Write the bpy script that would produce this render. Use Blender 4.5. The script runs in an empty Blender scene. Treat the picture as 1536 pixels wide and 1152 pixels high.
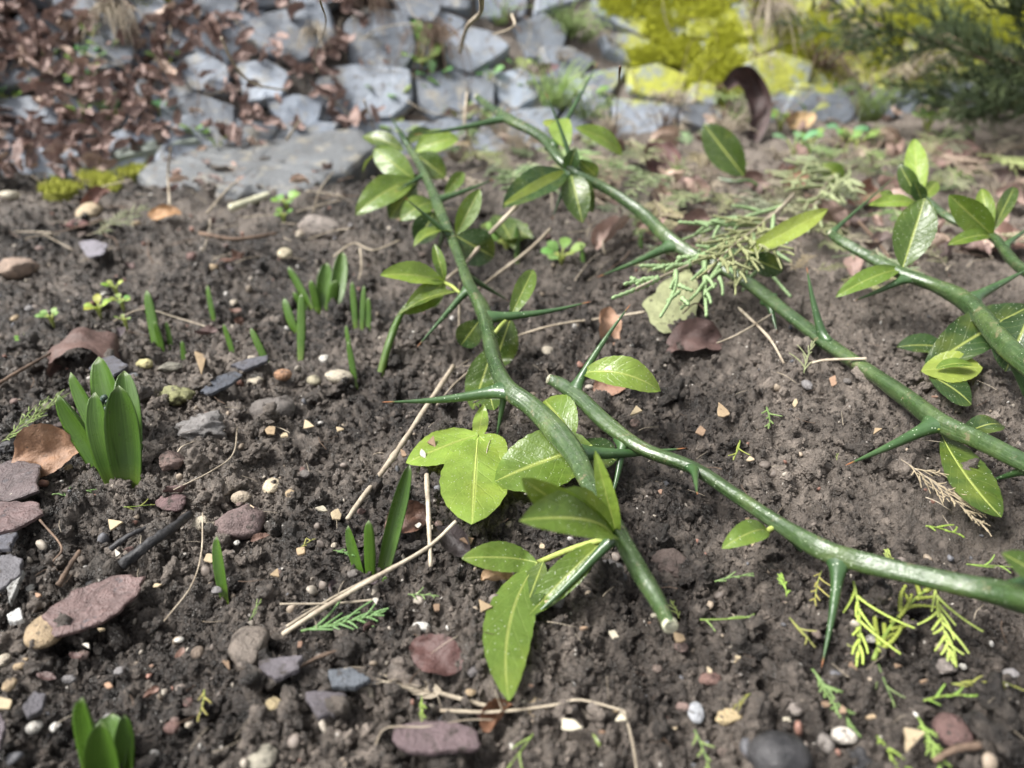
import bpy, math, random
import numpy as np
from mathutils import Vector, Matrix

# ------------------------------------------------------------------ camera, sky, sun, exposure
RND = random.Random(7)
scene = bpy.context.scene
PW, PH, FPX = 1536.0, 1152.0, 1150.0          # photograph size and focal length in its pixels
CAM_H, PITCH = 0.22, math.radians(30.0)       # metres above the bed, degrees below the horizontal

cam_data = bpy.data.cameras.new('camera')
cam = bpy.data.objects.new('camera', cam_data)
scene.collection.objects.link(cam)
cam.location = (0, 0, CAM_H)
cam.rotation_euler = (math.pi / 2 - PITCH, 0, 0)
cam_data.sensor_width = 36.0
cam_data.lens = FPX / PW * 36.0
cam_data.clip_start = 0.01
cam_data.clip_end = 200.0
cam_data.dof.use_dof = True
cam_data.dof.focus_distance = 0.335
cam_data.dof.aperture_fstop = 7.2
scene.camera = cam

SUN_EL, SUN_AZ = math.radians(55), math.radians(-100)    # azimuth from +Y towards +X
world = bpy.data.worlds.new('World')
scene.world = world
world.use_nodes = True
wt = world.node_tree
sky = wt.nodes.new('ShaderNodeTexSky')
sky.sky_type = 'NISHITA'
sky.sun_disc = False
sky.sun_elevation = SUN_EL
sky.sun_rotation = SUN_AZ
sky.dust_density = 4.0
sky.air_density = 1.0
hs = wt.nodes.new('ShaderNodeHueSaturation')
hs.inputs['Saturation'].default_value = 0.14
bgn = wt.nodes['Background']
bgn.inputs['Strength'].default_value = 0.055
wt.links.new(sky.outputs[0], hs.inputs['Color'])
wt.links.new(hs.outputs[0], bgn.inputs['Color'])

sl = bpy.data.lights.new('sun', 'SUN')
sl.energy = 1.5
sl.angle = math.radians(22)
sl.color = (1.0, 0.97, 0.92)
sun = bpy.data.objects.new('sun', sl)
scene.collection.objects.link(sun)
sd = Vector((math.sin(SUN_AZ) * math.cos(SUN_EL), math.cos(SUN_AZ) * math.cos(SUN_EL), math.sin(SUN_EL)))
sun.rotation_euler = sd.to_track_quat('Z', 'Y').to_euler()

scene.view_settings.view_transform = 'Standard'
scene.view_settings.look = 'None'
scene.view_settings.exposure = 2.25
scene.view_settings.gamma = 1.0
scene.view_settings.use_curve_mapping = False
scene.cycles.use_denoising = True
scene.cycles.max_bounces = 4
scene.cycles.diffuse_bounces = 3
scene.cycles.caustics_reflective = False
scene.cycles.caustics_refractive = False

COL = scene.collection

# ------------------------------------------------------------------ noise
def hsh(ix, iy, s):
    n = (ix.astype(np.int64) * 374761393 + iy.astype(np.int64) * 668265263 + s * 974634777) & 0xffffffff
    n = ((n ^ (n >> 13)) * 1274126177) & 0xffffffff
    n = n ^ (n >> 16)
    n = (n * 2246822519) & 0xffffffff
    n = n ^ (n >> 15)
    return n / 4294967296.0

def vnoise(x, y, s=0):
    x = np.asarray(x, float); y = np.asarray(y, float)
    ix = np.floor(x); iy = np.floor(y)
    fx = x - ix; fy = y - iy
    fx = fx * fx * (3 - 2 * fx); fy = fy * fy * (3 - 2 * fy)
    a = hsh(ix, iy, s); b = hsh(ix + 1, iy, s); c = hsh(ix, iy + 1, s); d = hsh(ix + 1, iy + 1, s)
    return (a * (1 - fx) + b * fx) * (1 - fy) + (c * (1 - fx) + d * fx) * fy

def fbm(x, y, s=0, o=4):
    r = 0; a = 0.5
    for k in range(o):
        r = r + a * vnoise(x, y, s + k * 17); a *= 0.5; x = x * 2.03 + 3.1; y = y * 2.03 + 1.7
    return r

def worley(x, y, s=0):
    ix = np.floor(x); iy = np.floor(y)
    best = np.full(x.shape, 9.0); rid = np.zeros(x.shape)
    for dx in (-1, 0, 1):
        for dy in (-1, 0, 1):
            cx = ix + dx; cy = iy + dy
            px = cx + hsh(cx, cy, s); py = cy + hsh(cx, cy, s + 5)
            d = np.hypot(px - x, py - y)
            m = d < best
            best = np.where(m, d, best); rid = np.where(m, hsh(cx, cy, s + 9), rid)
    return best, rid

# ------------------------------------------------------------------ the lie of the land
B0 = np.array([-0.523, 0.777]); BD = np.array([1.265, 0.379]); BD /= np.linalg.norm(BD)
BN = np.array([-BD[1], BD[0]])
BANK_SLOPE = 1.15
def bank_s(x, y):
    return (x - B0[0]) * BN[0] + (y - B0[1]) * BN[1]

def h_low(x, y):
    x = np.asarray(x, float); y = np.asarray(y, float)
    z = 0.030 * (vnoise(x * 4 + 9.3, y * 4 + 2.2, 1) - 0.5) + 0.016 * (vnoise(x * 11, y * 11, 2) - 0.5)
    z = z + 0.010 * (vnoise(x * 27, y * 27, 6) - 0.5) + 0.006 * (vnoise(x * 61, y * 61, 7) - 0.5)
    z = z * np.clip((y + 0.3) / 0.7, 0.25, 1)
    s = bank_s(x, y) + 0.05 * (vnoise(x * 6, y * 6, 3) - 0.5)
    r = np.where(s > 0, s, 0)
    up = BANK_SLOPE * (np.sqrt(r * r + 0.0009) - 0.03)
    up = np.where(r > 1.3, BANK_SLOPE * 1.27 + 0.08 * (r - 1.3), up)
    return z + up + np.where(s > 0, 0.03 * (fbm(x * 9, y * 9, 4, 3) - 0.45), 0)

def crumbs(x, y):
    z = 0.0
    cover = vnoise(x * 17, y * 17, 31)
    for k, (sz, amp) in enumerate(((0.017, 0.0078), (0.0090, 0.0058), (0.0048, 0.0036), (0.0026, 0.0020))):
        f, r = worley(x / sz + 0.5 * vnoise(x * 300, y * 300, 50 + k), y / sz + 0.5 * vnoise(x * 300, y * 300, 60 + k), 40 + k)
        b = np.sqrt(np.clip(1 - (f / 0.62) ** 2, 0, 1)) * (0.25 + 0.75 * r)
        w = np.clip(0.45 + 1.1 * (cover - 0.35), 0.15, 1) if k < 2 else 1.0
        z = z + amp * b * w
    return z + 0.0022 * (vnoise(x * 900, y * 900, 77) - 0.5)

def H1(x, y):
    return float(h_low(np.array([x]), np.array([y]))[0]) + 0.0085

# ------------------------------------------------------------------ pixels to places
CP, SP = math.cos(PITCH), math.sin(PITCH)
def ray(u, v):
    k = (PH / 2 - v) / FPX
    return Vector(((u - PW / 2) / FPX, CP + k * SP, -SP + k * CP))
def R(u, v, t):                       # the point at depth t along a pixel's direction
    return Vector((0, 0, CAM_H)) + ray(u, v) * t
def dep(p):
    return p.y * CP - (p.z - CAM_H) * SP
def P(u, v, h):                       # the point of the ray at height h
    d = ray(u, v)
    return R(u, v, (h - CAM_H) / d.z)
_TS = np.concatenate([np.arange(0.08, 1.0, 0.003), np.arange(1.0, 4.0, 0.008)])
def G(u, v):                          # where the ray meets the ground
    d = ray(u, v)
    x = d.x * _TS; y = d.y * _TS; z = CAM_H + d.z * _TS
    below = np.nonzero(z < h_low(x, y) + 0.0085)[0]
    t = _TS[below[0]] if len(below) else 4.0
    p = R(u, v, float(t))
    return p
def gnorm(x, y, e=0.012):
    hx = H1(x + e, y) - H1(x - e, y); hy = H1(x, y + e) - H1(x, y - e)
    return Vector((-hx / (2 * e), -hy / (2 * e), 1)).normalized()
def px(n, p):
    return n * dep(p) / FPX
CAMP = Vector((0, 0, CAM_H))
UP = Vector((0, 0, 1))

# ------------------------------------------------------------------ materials
class NT:
    def __init__(self, name):
        self.m = bpy.data.materials.new(name); self.m.use_nodes = True
        self.t = self.m.node_tree; self.b = self.t.nodes['Principled BSDF']; self.out = self.t.nodes['Material Output']
        self.geo = self.n('ShaderNodeNewGeometry'); self.oi = self.n('ShaderNodeObjectInfo')
        self.tc = self.n('ShaderNodeTexCoord')
    def n(self, typ, **kw):
        nd = self.t.nodes.new(typ)
        for k, v in kw.items(): setattr(nd, k, v)
        return nd
    def put(self, sock, val):
        if hasattr(val, 'is_linked') or isinstance(val, bpy.types.NodeSocket): self.t.links.new(val, sock)
        else: sock.default_value = val
    def noise(self, scale, detail=3.0, rough=0.6, vec=None, dist=0.0):
        nd = self.n('ShaderNodeTexNoise'); self.put(nd.inputs['Vector'], vec if vec is not None else self.geo.outputs['Position'])
        nd.inputs['Scale'].default_value = scale; nd.inputs['Detail'].default_value = detail
        nd.inputs['Roughness'].default_value = rough; nd.inputs['Distortion'].default_value = dist
        return nd.outputs['Fac']
    def voro(self, scale, vec=None, feature='F1'):
        nd = self.n('ShaderNodeTexVoronoi', feature=feature); self.put(nd.inputs['Vector'], vec if vec is not None else self.geo.outputs['Position'])
        nd.inputs['Scale'].default_value = scale
        return nd.outputs['Distance'], nd.outputs['Color'] if 'Color' in nd.outputs else None
    def ramp(self, fac, stops):
        nd = self.n('ShaderNodeValToRGB'); self.put(nd.inputs[0], fac)
        e = nd.color_ramp.elements
        while len(e) < len(stops): e.new(0.5)
        for el, (p, c) in zip(e, stops):
            el.position = p; el.color = (c[0], c[1], c[2], 1) if not isinstance(c, (int, float)) else (c, c, c, 1)
        return nd.outputs[0]
    def mix(self, fac, a, b, mode='MIX'):
        nd = self.n('ShaderNodeMix', data_type='RGBA', blend_type=mode)
        self.put(nd.inputs[0], fac)
        for s, v in ((nd.inputs[6], a), (nd.inputs[7], b)):
            if isinstance(v, (tuple, list)) and len(v) == 3: v = (*v, 1)
            self.put(s, v)
        return nd.outputs[2]
    def math(self, op, a, b=0.0, c=None):
        nd = self.n('ShaderNodeMath', operation=op); self.put(nd.inputs[0], a); self.put(nd.inputs[1], b)
        if c is not None: self.put(nd.inputs[2], c)
        return nd.outputs[0]
    def hsv(self, col, h=0.5, s=1.0, v=1.0):
        nd = self.n('ShaderNodeHueSaturation'); self.put(nd.inputs['Hue'], h); self.put(nd.inputs['Saturation'], s); self.put(nd.inputs['Value'], v)
        self.put(nd.inputs['Color'], col); return nd.outputs[0]
    def bump(self, h, strength=0.5, dist=0.001, nrm=None):
        nd = self.n('ShaderNodeBump'); nd.inputs['Strength'].default_value = strength; nd.inputs['Distance'].default_value = dist
        self.put(nd.inputs['Height'], h)
        if nrm is not None: self.put(nd.inputs['Normal'], nrm)
        return nd.outputs[0]
    def fin(self, col=None, rough=None, nrm=None, spec=None, transl=0.0, tcol=None):
        if col is not None: self.put(self.b.inputs['Base Color'], (*col, 1) if isinstance(col, tuple) and len(col) == 3 else col)
        if rough is not None: self.put(self.b.inputs['Roughness'], rough)
        if nrm is not None: self.put(self.b.inputs['Normal'], nrm)
        if spec is not None: self.b.inputs['Specular IOR Level'].default_value = spec
        if transl:
            tr = self.n('ShaderNodeBsdfTranslucent'); self.put(tr.inputs['Color'], tcol if tcol is not None else col)
            if nrm is not None: self.put(tr.inputs['Normal'], nrm)
            mx = self.n('ShaderNodeMixShader'); mx.inputs[0].default_value = transl
            self.t.links.new(self.b.outputs[0], mx.inputs[1]); self.t.links.new(tr.outputs[0], mx.inputs[2])
            self.t.links.new(mx.outputs[0], self.out.inputs['Surface'])
        return self.m

def mk_soil(name, per_object):
    k = NT(name)
    big = k.noise(9, 3, 0.65); mid = k.noise(130, 4, 0.7); fine = k.noise(1000, 3, 0.7)
    c = k.ramp(mid, [(0.36, (0.010, 0.0076, 0.0062)), (0.53, (0.037, 0.0285, 0.0230)), (0.69, (0.118, 0.094, 0.075))])
    dry = k.ramp(big, [(0.44, 0.0), (0.64, 1.0)])
    xyz = k.n('ShaderNodeSeparateXYZ'); k.put(xyz.inputs[0], k.geo.outputs['Position'])        # the bed has dried out under the conifer
    side = k.ramp(k.math('ADD', k.math('ADD', xyz.outputs[0], k.math('MULTIPLY', xyz.outputs[1], 0.45)), k.math('MULTIPLY', big, 0.5)), [(0.44, 0.0), (0.74, 1.0)])
    dry = k.math('MAXIMUM', k.math('MULTIPLY', dry, 0.8), side)
    c = k.mix(k.math('MULTIPLY', dry, 0.78), c, k.mix(mid, (0.085, 0.068, 0.055), (0.300, 0.245, 0.198)))
    vv = k.math('MULTIPLY_ADD', fine, 1.3, 0.4)
    if per_object: vv = k.math('MULTIPLY', vv, k.math('MULTIPLY_ADD', k.oi.outputs['Random'], 1.0, 0.5))
    c = k.hsv(c, 0.5, 0.85, vv)
    d, vc = k.voro(420)
    rare = k.n('ShaderNodeSeparateColor'); k.put(rare.inputs[0], vc)
    sp = k.math('MULTIPLY', k.math('LESS_THAN', d, 0.22), k.math('GREATER_THAN', rare.outputs[0], 0.965))
    c = k.mix(sp, c, (0.45, 0.42, 0.38))
    r = k.ramp(mid, [(0.40, 0.27), (0.60, 0.75)])
    return k.fin(c, r, k.bump(k.math('ADD', k.math('MULTIPLY', fine, 0.6), mid), 1.0, 0.0030), 0.5)
M_SOIL = mk_soil('soil', False)
M_CRUMB = mk_soil('soil_crumb', True)

def mk_stone():
    k = NT('stone')                                  # colour from the object
    v = k.noise(150, 5, 0.65); f = k.noise(1100, 3, 0.7)
    c = k.hsv(k.oi.outputs['Color'], 0.5, 1.0, k.math('MULTIPLY_ADD', v, 1.5, 0.28))
    c = k.hsv(c, 0.5, 1.0, k.math('MULTIPLY_ADD', f, 0.8, 0.6))
    dirt = k.ramp(k.noise(230, 4, 0.7), [(0.55, 0.0), (0.63, 0.85)])
    c = k.mix(dirt, c, (0.035, 0.027, 0.022))
    return k.fin(c, k.ramp(v, [(0.3, 0.42), (0.7, 0.75)]), k.bump(k.math('ADD', v, k.math('MULTIPLY', f, 0.5)), 0.9, 0.0025), 0.45)
M_STONE = mk_stone()

def mk_slate():
    k = NT('slate')
    v = k.noise(16, 5, 0.65); f = k.noise(150, 4, 0.7)
    c = k.hsv(k.oi.outputs['Color'], 0.5, k.math('MULTIPLY_ADD', v, 0.8, 0.5), k.math('MULTIPLY_ADD', v, 1.3, 0.35))
    c = k.mix(k.ramp(k.noise(45, 4), [(0.54, 0.0), (0.68, 0.6)]), c, (0.26, 0.23, 0.17))
    c = k.mix(k.ramp(k.noise(95, 3), [(0.60, 0.0), (0.68, 0.7)]), c, (0.08, 0.062, 0.05))
    xyz = k.n('ShaderNodeSeparateXYZ'); k.put(xyz.inputs[0], k.geo.outputs['Position'])
    gate = k.ramp(xyz.outputs[0], [(-0.02, 0.0), (0.16, 1.0)]); high = k.ramp(xyz.outputs[2], [(0.01, 0.0), (0.05, 1.0)])
    m = k.ramp(k.math('MULTIPLY', k.noise(26, 7, 0.78), k.math('MULTIPLY', gate, high)), [(0.40, 0.0), (0.52, 0.95)])
    c = k.mix(m, c, k.mix(k.noise(130, 3), (0.17, 0.185, 0.030), (0.50, 0.51, 0.060)))
    return k.fin(c, 0.6, k.bump(f, 0.6, 0.002, k.bump(v, 0.6, 0.008)), 0.5)
M_SLATE = mk_slate()

def mk_leaf():
    k = NT('leaf')
    uv = k.n('ShaderNodeSeparateXYZ'); k.put(uv.inputs[0], k.tc.outputs['UV'])
    s = k.math('ABSOLUTE', k.math('MULTIPLY_ADD', uv.outputs[0], 2.0, -1.0))
    wob = k.math('MULTIPLY', k.noise(180, 2), 0.05)
    ph = k.math('FRACT', k.math('ADD', k.math('MULTIPLY_ADD', s, -1.9, k.math('MULTIPLY', uv.outputs[1], 7.0)), k.math('MULTIPLY', wob, 7.0)))
    vein = k.ramp(k.math('ABSOLUTE', k.math('ADD', ph, -0.5)), [(0.0, 1.0), (0.07, 0.0)])
    mid = k.ramp(s, [(0.0, 1.0), (0.045, 0.9), (0.085, 0.0)])
    ret = k.voro(700, feature='DISTANCE_TO_EDGE')[0]
    base = k.hsv(k.oi.outputs['Color'], 0.5, 1.0, k.math('MULTIPLY_ADD', k.noise(90, 4, 0.65), 0.9, 0.55))
    base = k.mix(k.math('MULTIPLY', k.ramp(k.noise(40, 3), [(0.5, 0.0), (0.75, 1.0)]), 0.35), base, (0.30, 0.34, 0.05))
    c = k.mix(k.math('MULTIPLY', vein, 0.13), base, (0.42, 0.50, 0.16))
    c = k.mix(k.math('MULTIPLY', mid, 0.5), c, (0.45, 0.50, 0.14))
    d, vc = k.voro(900)
    sc = k.n('ShaderNodeSeparateColor'); k.put(sc.inputs[0], vc)
    c = k.mix(k.math('MULTIPLY', k.math('LESS_THAN', d, 0.17), k.math('GREATER_THAN', sc.outputs[0], 0.72)), c, (0.62, 0.68, 0.52))
    brown = k.ramp(k.noise(55, 4, 0.7), [(0.70, 0.0), (0.735, 0.9)])
    c = k.mix(brown, c, (0.06, 0.045, 0.02))
    hgt = k.math('ADD', k.math('MULTIPLY', vein, -0.45), k.math('MULTIPLY', mid, -1.0))
    n1 = k.bump(ret, 0.25, 0.0004)
    n = k.bump(hgt, 0.30, 0.0010, k.bump(k.noise(130, 3), 0.35, 0.0025, n1))
    return k.fin(c, k.math('MULTIPLY_ADD', k.noise(120, 2), 0.4, 0.14), n, 0.6, 0.36, k.hsv(c, 0.49, 1.05, 1.35))
M_LEAF = mk_leaf()

def mk_stem():
    k = NT('green_stem')
    mp = k.n('ShaderNodeMapping'); k.put(mp.inputs[0], k.tc.outputs['UV']); mp.inputs['Scale'].default_value = (11, 7, 1)
    streak = k.noise(1.6, 4, 0.65, mp.outputs[0]); v = k.noise(45, 4); f = k.noise(500, 3)
    c = k.ramp(v, [(0.3, (0.018, 0.046, 0.012)), (0.52, (0.036, 0.072, 0.019)), (0.75, (0.090, 0.130, 0.036))])
    c = k.mix(k.ramp(streak, [(0.50, 0.0), (0.68, 0.75)]), c, (0.085, 0.125, 0.055))
    c = k.hsv(c, 0.5, 0.95, k.math('MULTIPLY_ADD', f, 0.9, 0.55))
    d, vc = k.voro(760)
    sc = k.n('ShaderNodeSeparateColor'); k.put(sc.inputs[0], vc)
    dot = k.math('MULTIPLY', k.math('LESS_THAN', d, k.math('MULTIPLY_ADD', sc.outputs[1], 0.2, 0.04)), k.math('GREATER_THAN', k.math('ADD', sc.outputs[0], k.math('MULTIPLY', v, 0.5)), 1.02))
    c = k.mix(dot, c, (0.36, 0.42, 0.30))
    scar = k.ramp(k.noise(130, 5, 0.75), [(0.60, 0.0), (0.66, 0.8)])
    c = k.mix(scar, c, (0.15, 0.135, 0.075))
    c = k.mix(k.ramp(k.noise(210, 4, 0.75), [(0.68, 0.0), (0.72, 0.8)]), c, (0.03, 0.022, 0.015))
    return k.fin(c, k.math('MULTIPLY_ADD', k.noise(70, 4), 0.60, 0.0), k.bump(k.math('ADD', dot, k.math('MULTIPLY', streak, 1.5)), 0.45, 0.0007, k.bump(k.noise(160, 4), 0.5, 0.0016)), 0.75)
M_STEM = mk_stem()

def mk_thorn():
    k = NT('green_thorn')
    uv = k.n('ShaderNodeSeparateXYZ'); k.put(uv.inputs[0], k.tc.outputs['UV'])
    c = k.ramp(k.noise(80, 4), [(0.3, (0.022, 0.056, 0.018)), (0.7, (0.055, 0.108, 0.038))])
    d, vc = k.voro(760)
    sc = k.n('ShaderNodeSeparateColor'); k.put(sc.inputs[0], vc)
    c = k.mix(k.math('MULTIPLY', k.math('LESS_THAN', d, 0.20), k.math('GREATER_THAN', sc.outputs[0], 0.78)), c, (0.42, 0.48, 0.36))
    c = k.mix(k.ramp(uv.outputs[1], [(0.90, 0.0), (0.955, 1.0)]), c, (0.34, 0.13, 0.05))
    return k.fin(c, 0.3, k.bump(k.noise(250, 3), 0.3, 0.001), 0.55)
M_THORN = mk_thorn()

def mk_simple(name, c0, c1, scale, rough, bumpd=0.001, transl=0.0, spec=0.4, fs=700, stretch=None):
    k = NT(name)
    v = k.noise(scale, 5, 0.65); f = k.noise(fs, 3, 0.7)
    c = k.mix(k.ramp(v, [(0.32, 0.0), (0.68, 1.0)]), c0, c1)
    c = k.hsv(c, 0.5, 1.0, k.math('MULTIPLY_ADD', f, 0.9, 0.55))
    c = k.hsv(c, 0.5, 1.0, k.math('MULTIPLY_ADD', k.oi.outputs['Random'], 0.5, 0.75))
    return k.fin(c, rough, k.bump(f, 0.5, bumpd * 0.4, k.bump(v, 0.6, bumpd)), spec, transl)
M_CUT = mk_simple('cut_wood', (0.34, 0.33, 0.22), (0.56, 0.55, 0.42), 420, 0.7, 0.002)
M_STRAW = mk_simple('straw', (0.20, 0.16, 0.115), (0.46, 0.40, 0.31), 70, 0.7)
M_TWIG = mk_simple('twig', (0.055, 0.036, 0.026), (0.17, 0.115, 0.08), 120, 0.8, 0.0015)
M_CHAR = mk_simple('charred_wood', (0.012, 0.012, 0.014), (0.055, 0.053, 0.055), 180, 0.55, 0.002)
def mk_shoot():
    k = NT('shoot')
    uv = k.n('ShaderNodeSeparateXYZ'); k.put(uv.inputs[0], k.tc.outputs['UV'])
    mp = k.n('ShaderNodeMapping'); k.put(mp.inputs[0], k.tc.outputs['UV']); mp.inputs['Scale'].default_value = (26, 0.8, 1)
    st = k.noise(2.0, 3, 0.6, mp.outputs[0])
    c = k.mix(k.noise(55, 4), (0.034, 0.088, 0.010), (0.090, 0.175, 0.020))
    c = k.hsv(c, 0.5, 1.0, k.math('MULTIPLY_ADD', st, 0.8, 0.6))
    c = k.mix(k.ramp(uv.outputs[1], [(0.0, 1.0), (0.30, 0.0)]), c, (0.13, 0.19, 0.035))
    c = k.mix(k.ramp(uv.outputs[1], [(0.93, 0.0), (1.0, 0.8)]), c, (0.16, 0.20, 0.09))
    c = k.mix(k.ramp(k.noise(260, 4, 0.7), [(0.66, 0.0), (0.71, 0.7)]), c, (0.05, 0.04, 0.025))
    return k.fin(c, k.math('MULTIPLY_ADD', k.noise(120, 3), 0.4, 0.12), k.bump(st, 0.5, 0.0006), 0.55, 0.22)
M_SHOOT = mk_shoot()
M_BUD = mk_simple('bud', (0.02, 0.035, 0.03), (0.05, 0.08, 0.06), 300, 0.5)
M_LITTER = mk_simple('bank_soil', (0.03, 0.02, 0.015), (0.10, 0.065, 0.045), 40, 0.9, 0.004)
M_GRASSG = mk_simple('grass_green', (0.26, 0.40, 0.12), (0.50, 0.60, 0.28), 30, 0.6, 0.0005, 0.3)
M_DARKCON = mk_simple('conifer_dark', (0.020, 0.040, 0.016), (0.075, 0.100, 0.035), 25, 0.6, 0.0005, 0.1)

def mk_col(name, rough, transl, scale, bumpd, lo=0.5, hi=1.5, spec=0.4, spots=None, distort=0.0):
    k = NT(name)                                      # base colour from the object
    v = k.noise(scale, 5, 0.65, dist=distort); f = k.noise(scale * 9, 3, 0.7)
    c = k.hsv(k.oi.outputs['Color'], 0.5, 1.0, k.math('MULTIPLY_ADD', v, hi - lo, lo))
    c = k.hsv(c, 0.5, 1.0, k.math('MULTIPLY_ADD', f, 0.6, 0.7))
    if spots: c = k.mix(k.ramp(k.noise(scale * 1.7, 4, 0.7), [(0.60, 0.0), (0.66, 0.8)]), c, spots)
    return k.fin(c, rough, k.bump(f, 0.5, bumpd * 0.3, k.bump(v, 0.7, bumpd)), spec, transl)
M_DEAD = mk_col('dead_leaf', 0.55, 0.10, 90, 0.0025, 0.3, 1.8, 0.45, (0.03, 0.02, 0.015))
M_CHIP = mk_col('chip', 0.75, 0.0, 200, 0.001, 0.6, 1.4, 0.3, (0.08, 0.06, 0.04))
M_BARK = mk_col('bark', 0.5, 0.0, 85, 0.006, -0.1, 2.1, 0.5, (0.050, 0.046, 0.052), 1.2)
M_CEDAR = mk_col('cedar_scale', 0.5, 0.15, 140, 0.0006, 0.55, 1.5, 0.4)
M_WEED = mk_col('weed_leaf', 0.45, 0.3, 140, 0.0008, 0.6, 1.4)
M_MOSS = mk_col('moss', 0.9, 0.15, 130, 0.005, 0.35, 1.65, 0.2)

# ------------------------------------------------------------------ mesh helpers
def mesh_from(name, V, F, uv=None, smooth=True):
    me = bpy.data.meshes.new(name)
    me.from_pydata([tuple(p) for p in V], [], [tuple(f) for f in F])
    if uv is not None:
        ul = me.uv_layers.new(name='UVMap')
        li = np.empty(len(me.loops), np.int32); me.loops.foreach_get('vertex_index', li)
        ul.data.foreach_set('uv', np.asarray(uv, np.float32)[li].ravel())
    if smooth: me.polygons.foreach_set('use_smooth', np.ones(len(me.polygons), bool))
    me.update()
    return me
def obj(name, me, mat, parent=None, color=None):
    if mat is not None and not me.materials: me.materials.append(mat)
    o = bpy.data.objects.new(name, me); COL.objects.link(o)
    if parent is not None: o.parent = parent
    if color is not None: o.color = (*color, 1)
    return o
def tag(o, label, cat, group=None):
    o['label'] = label; o['category'] = cat
    if group: o['group'] = group
    return o
def empty(name, loc):
    o = bpy.data.objects.new(name, None); COL.objects.link(o); o.location = loc; o.empty_display_size = 0.01
    return o
def child(name, me, mat, parent, color=None):          # mesh made in world coordinates under an Empty at its base
    o = obj(name, me, mat, parent, color)
    if parent.type == 'EMPTY': me.transform(Matrix.Translation(-parent.location))
    return o
def thing(name, me, mat, loc, label, cat, group=None, color=None):   # world-coordinate mesh, origin moved to its base
    me.transform(Matrix.Translation(-Vector(loc)))
    o = obj(name, me, mat, None, color); o.location = loc
    return tag(o, label, cat, group)

def spline(pts, n):
    pts = [np.array(p, float) for p in pts]
    if len(pts) == 2: return np.array([pts[0] * (1 - t) + pts[1] * t for t in np.linspace(0, 1, n)])
    P_ = [2 * pts[0] - pts[1]] + pts + [2 * pts[-1] - pts[-2]]
    seg = len(pts) - 1; out = []
    for t in np.linspace(0, seg, n):
        i = min(int(t), seg - 1); f = t - i
        a, b, c, d = P_[i:i + 4]
        out.append(0.5 * ((2 * b) + (c - a) * f + (2 * a - 5 * b + 4 * c - d) * f * f + (3 * b - a - 3 * c + d) * f ** 3))
    return np.array(out)

def tube(C, r, sides=10, flat=None, cap=True, jit=0.0, seed=0, wide=None):
    C = np.asarray(C, float); n = len(C)
    r = np.broadcast_to(np.asarray(r, float), (n,))
    T = np.gradient(C, axis=0); T /= np.linalg.norm(T, axis=1)[:, None] + 1e-12
    ref = np.array(wide if wide is not None else ((0, 0, 1) if abs(T[0][2]) < 0.9 else (1, 0, 0)), float)
    V = []; UVs = []
    for i in range(n):
        a = ref - T[i] * ref.dot(T[i]); a /= np.linalg.norm(a) + 1e-12
        if wide is None: ref = a
        b = np.cross(T[i], a)
        fl = 1.0 if flat is None else flat[i]
        for k in range(sides):
            th = 2 * math.pi * k / sides
            rr = r[i] * (1 + (jit * (float(hsh(np.array([i // 2]), np.array([k]), seed)[0]) - 0.5) if jit else 0))
            V.append(C[i] + a * math.cos(th) * rr + b * math.sin(th) * rr * fl)
            UVs.append((k / sides, i / (n - 1)))
    F = []
    for i in range(n - 1):
        for k in range(sides):
            k2 = (k + 1) % sides
            F.append((i * sides + k, i * sides + k2, (i + 1) * sides + k2, (i + 1) * sides + k))
    if cap:
        F.append(tuple(range(sides - 1, -1, -1))); F.append(tuple((n - 1) * sides + k for k in range(sides)))
    return V, F, UVs
def merge(parts):
    V, F, U = [], [], []
    for v, f, u in parts:
        o = len(V); V.extend(v); F.extend(tuple(i + o for i in q) for q in f); U.extend(u)
    return V, F, U

def leaf_geo(base, tip, w, nh, fold=0.2, bend=0.1, a=1.0, nv=20, nu=4, rip=0.04, serr=0.05, side_bend=0.0, seed=0, q=0.8):
    base, tip, nh = np.array(base), np.array(tip), np.array(nh, float)
    L = tip - base; ln = np.linalg.norm(L); ax = L / ln
    side = np.cross(ax, nh); side /= np.linalg.norm(side) + 1e-9
    nr = np.cross(side, ax)
    V, U = [], []
    gt, gs = np.meshgrid(np.linspace(0, 1, nv + 1), np.arange(-nu, nu + 1) / nu, indexing='ij')
    RIP = vnoise(gt * 5 + seed, gs * 1.5 + seed * 3.1, 8)
    for j in range(nv + 1):
        t = j / nv
        half = w / 2 * max(math.sin(math.pi * min(1, max(0, t)) ** a), 0) ** q
        half *= 1 + serr * (0.5 if j % 2 else -0.5)
        half = max(half, w * 0.012)
        c = base + L * t + nr * (bend * ln * 4 * t * (1 - t)) + side * (side_bend * ln * 4 * t * (1 - t))
        for i in range(-nu, nu + 1):
            s = i / nu
            ripple = rip * w * (RIP[j, i + nu] - 0.5) * abs(s) * 2
            V.append(c + side * half * s * math.cos(fold * 0.9) + nr * (half * abs(s) ** 1.3 * math.sin(fold) + ripple))
            U.append((s * 0.5 + 0.5, t))
    F = []; m = 2 * nu + 1
    for j in range(nv):
        for i in range(m - 1):
            F.append((j * m + i, j * m + i + 1, (j + 1) * m + i + 1, (j + 1) * m + i))
    return V, F, U

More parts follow.
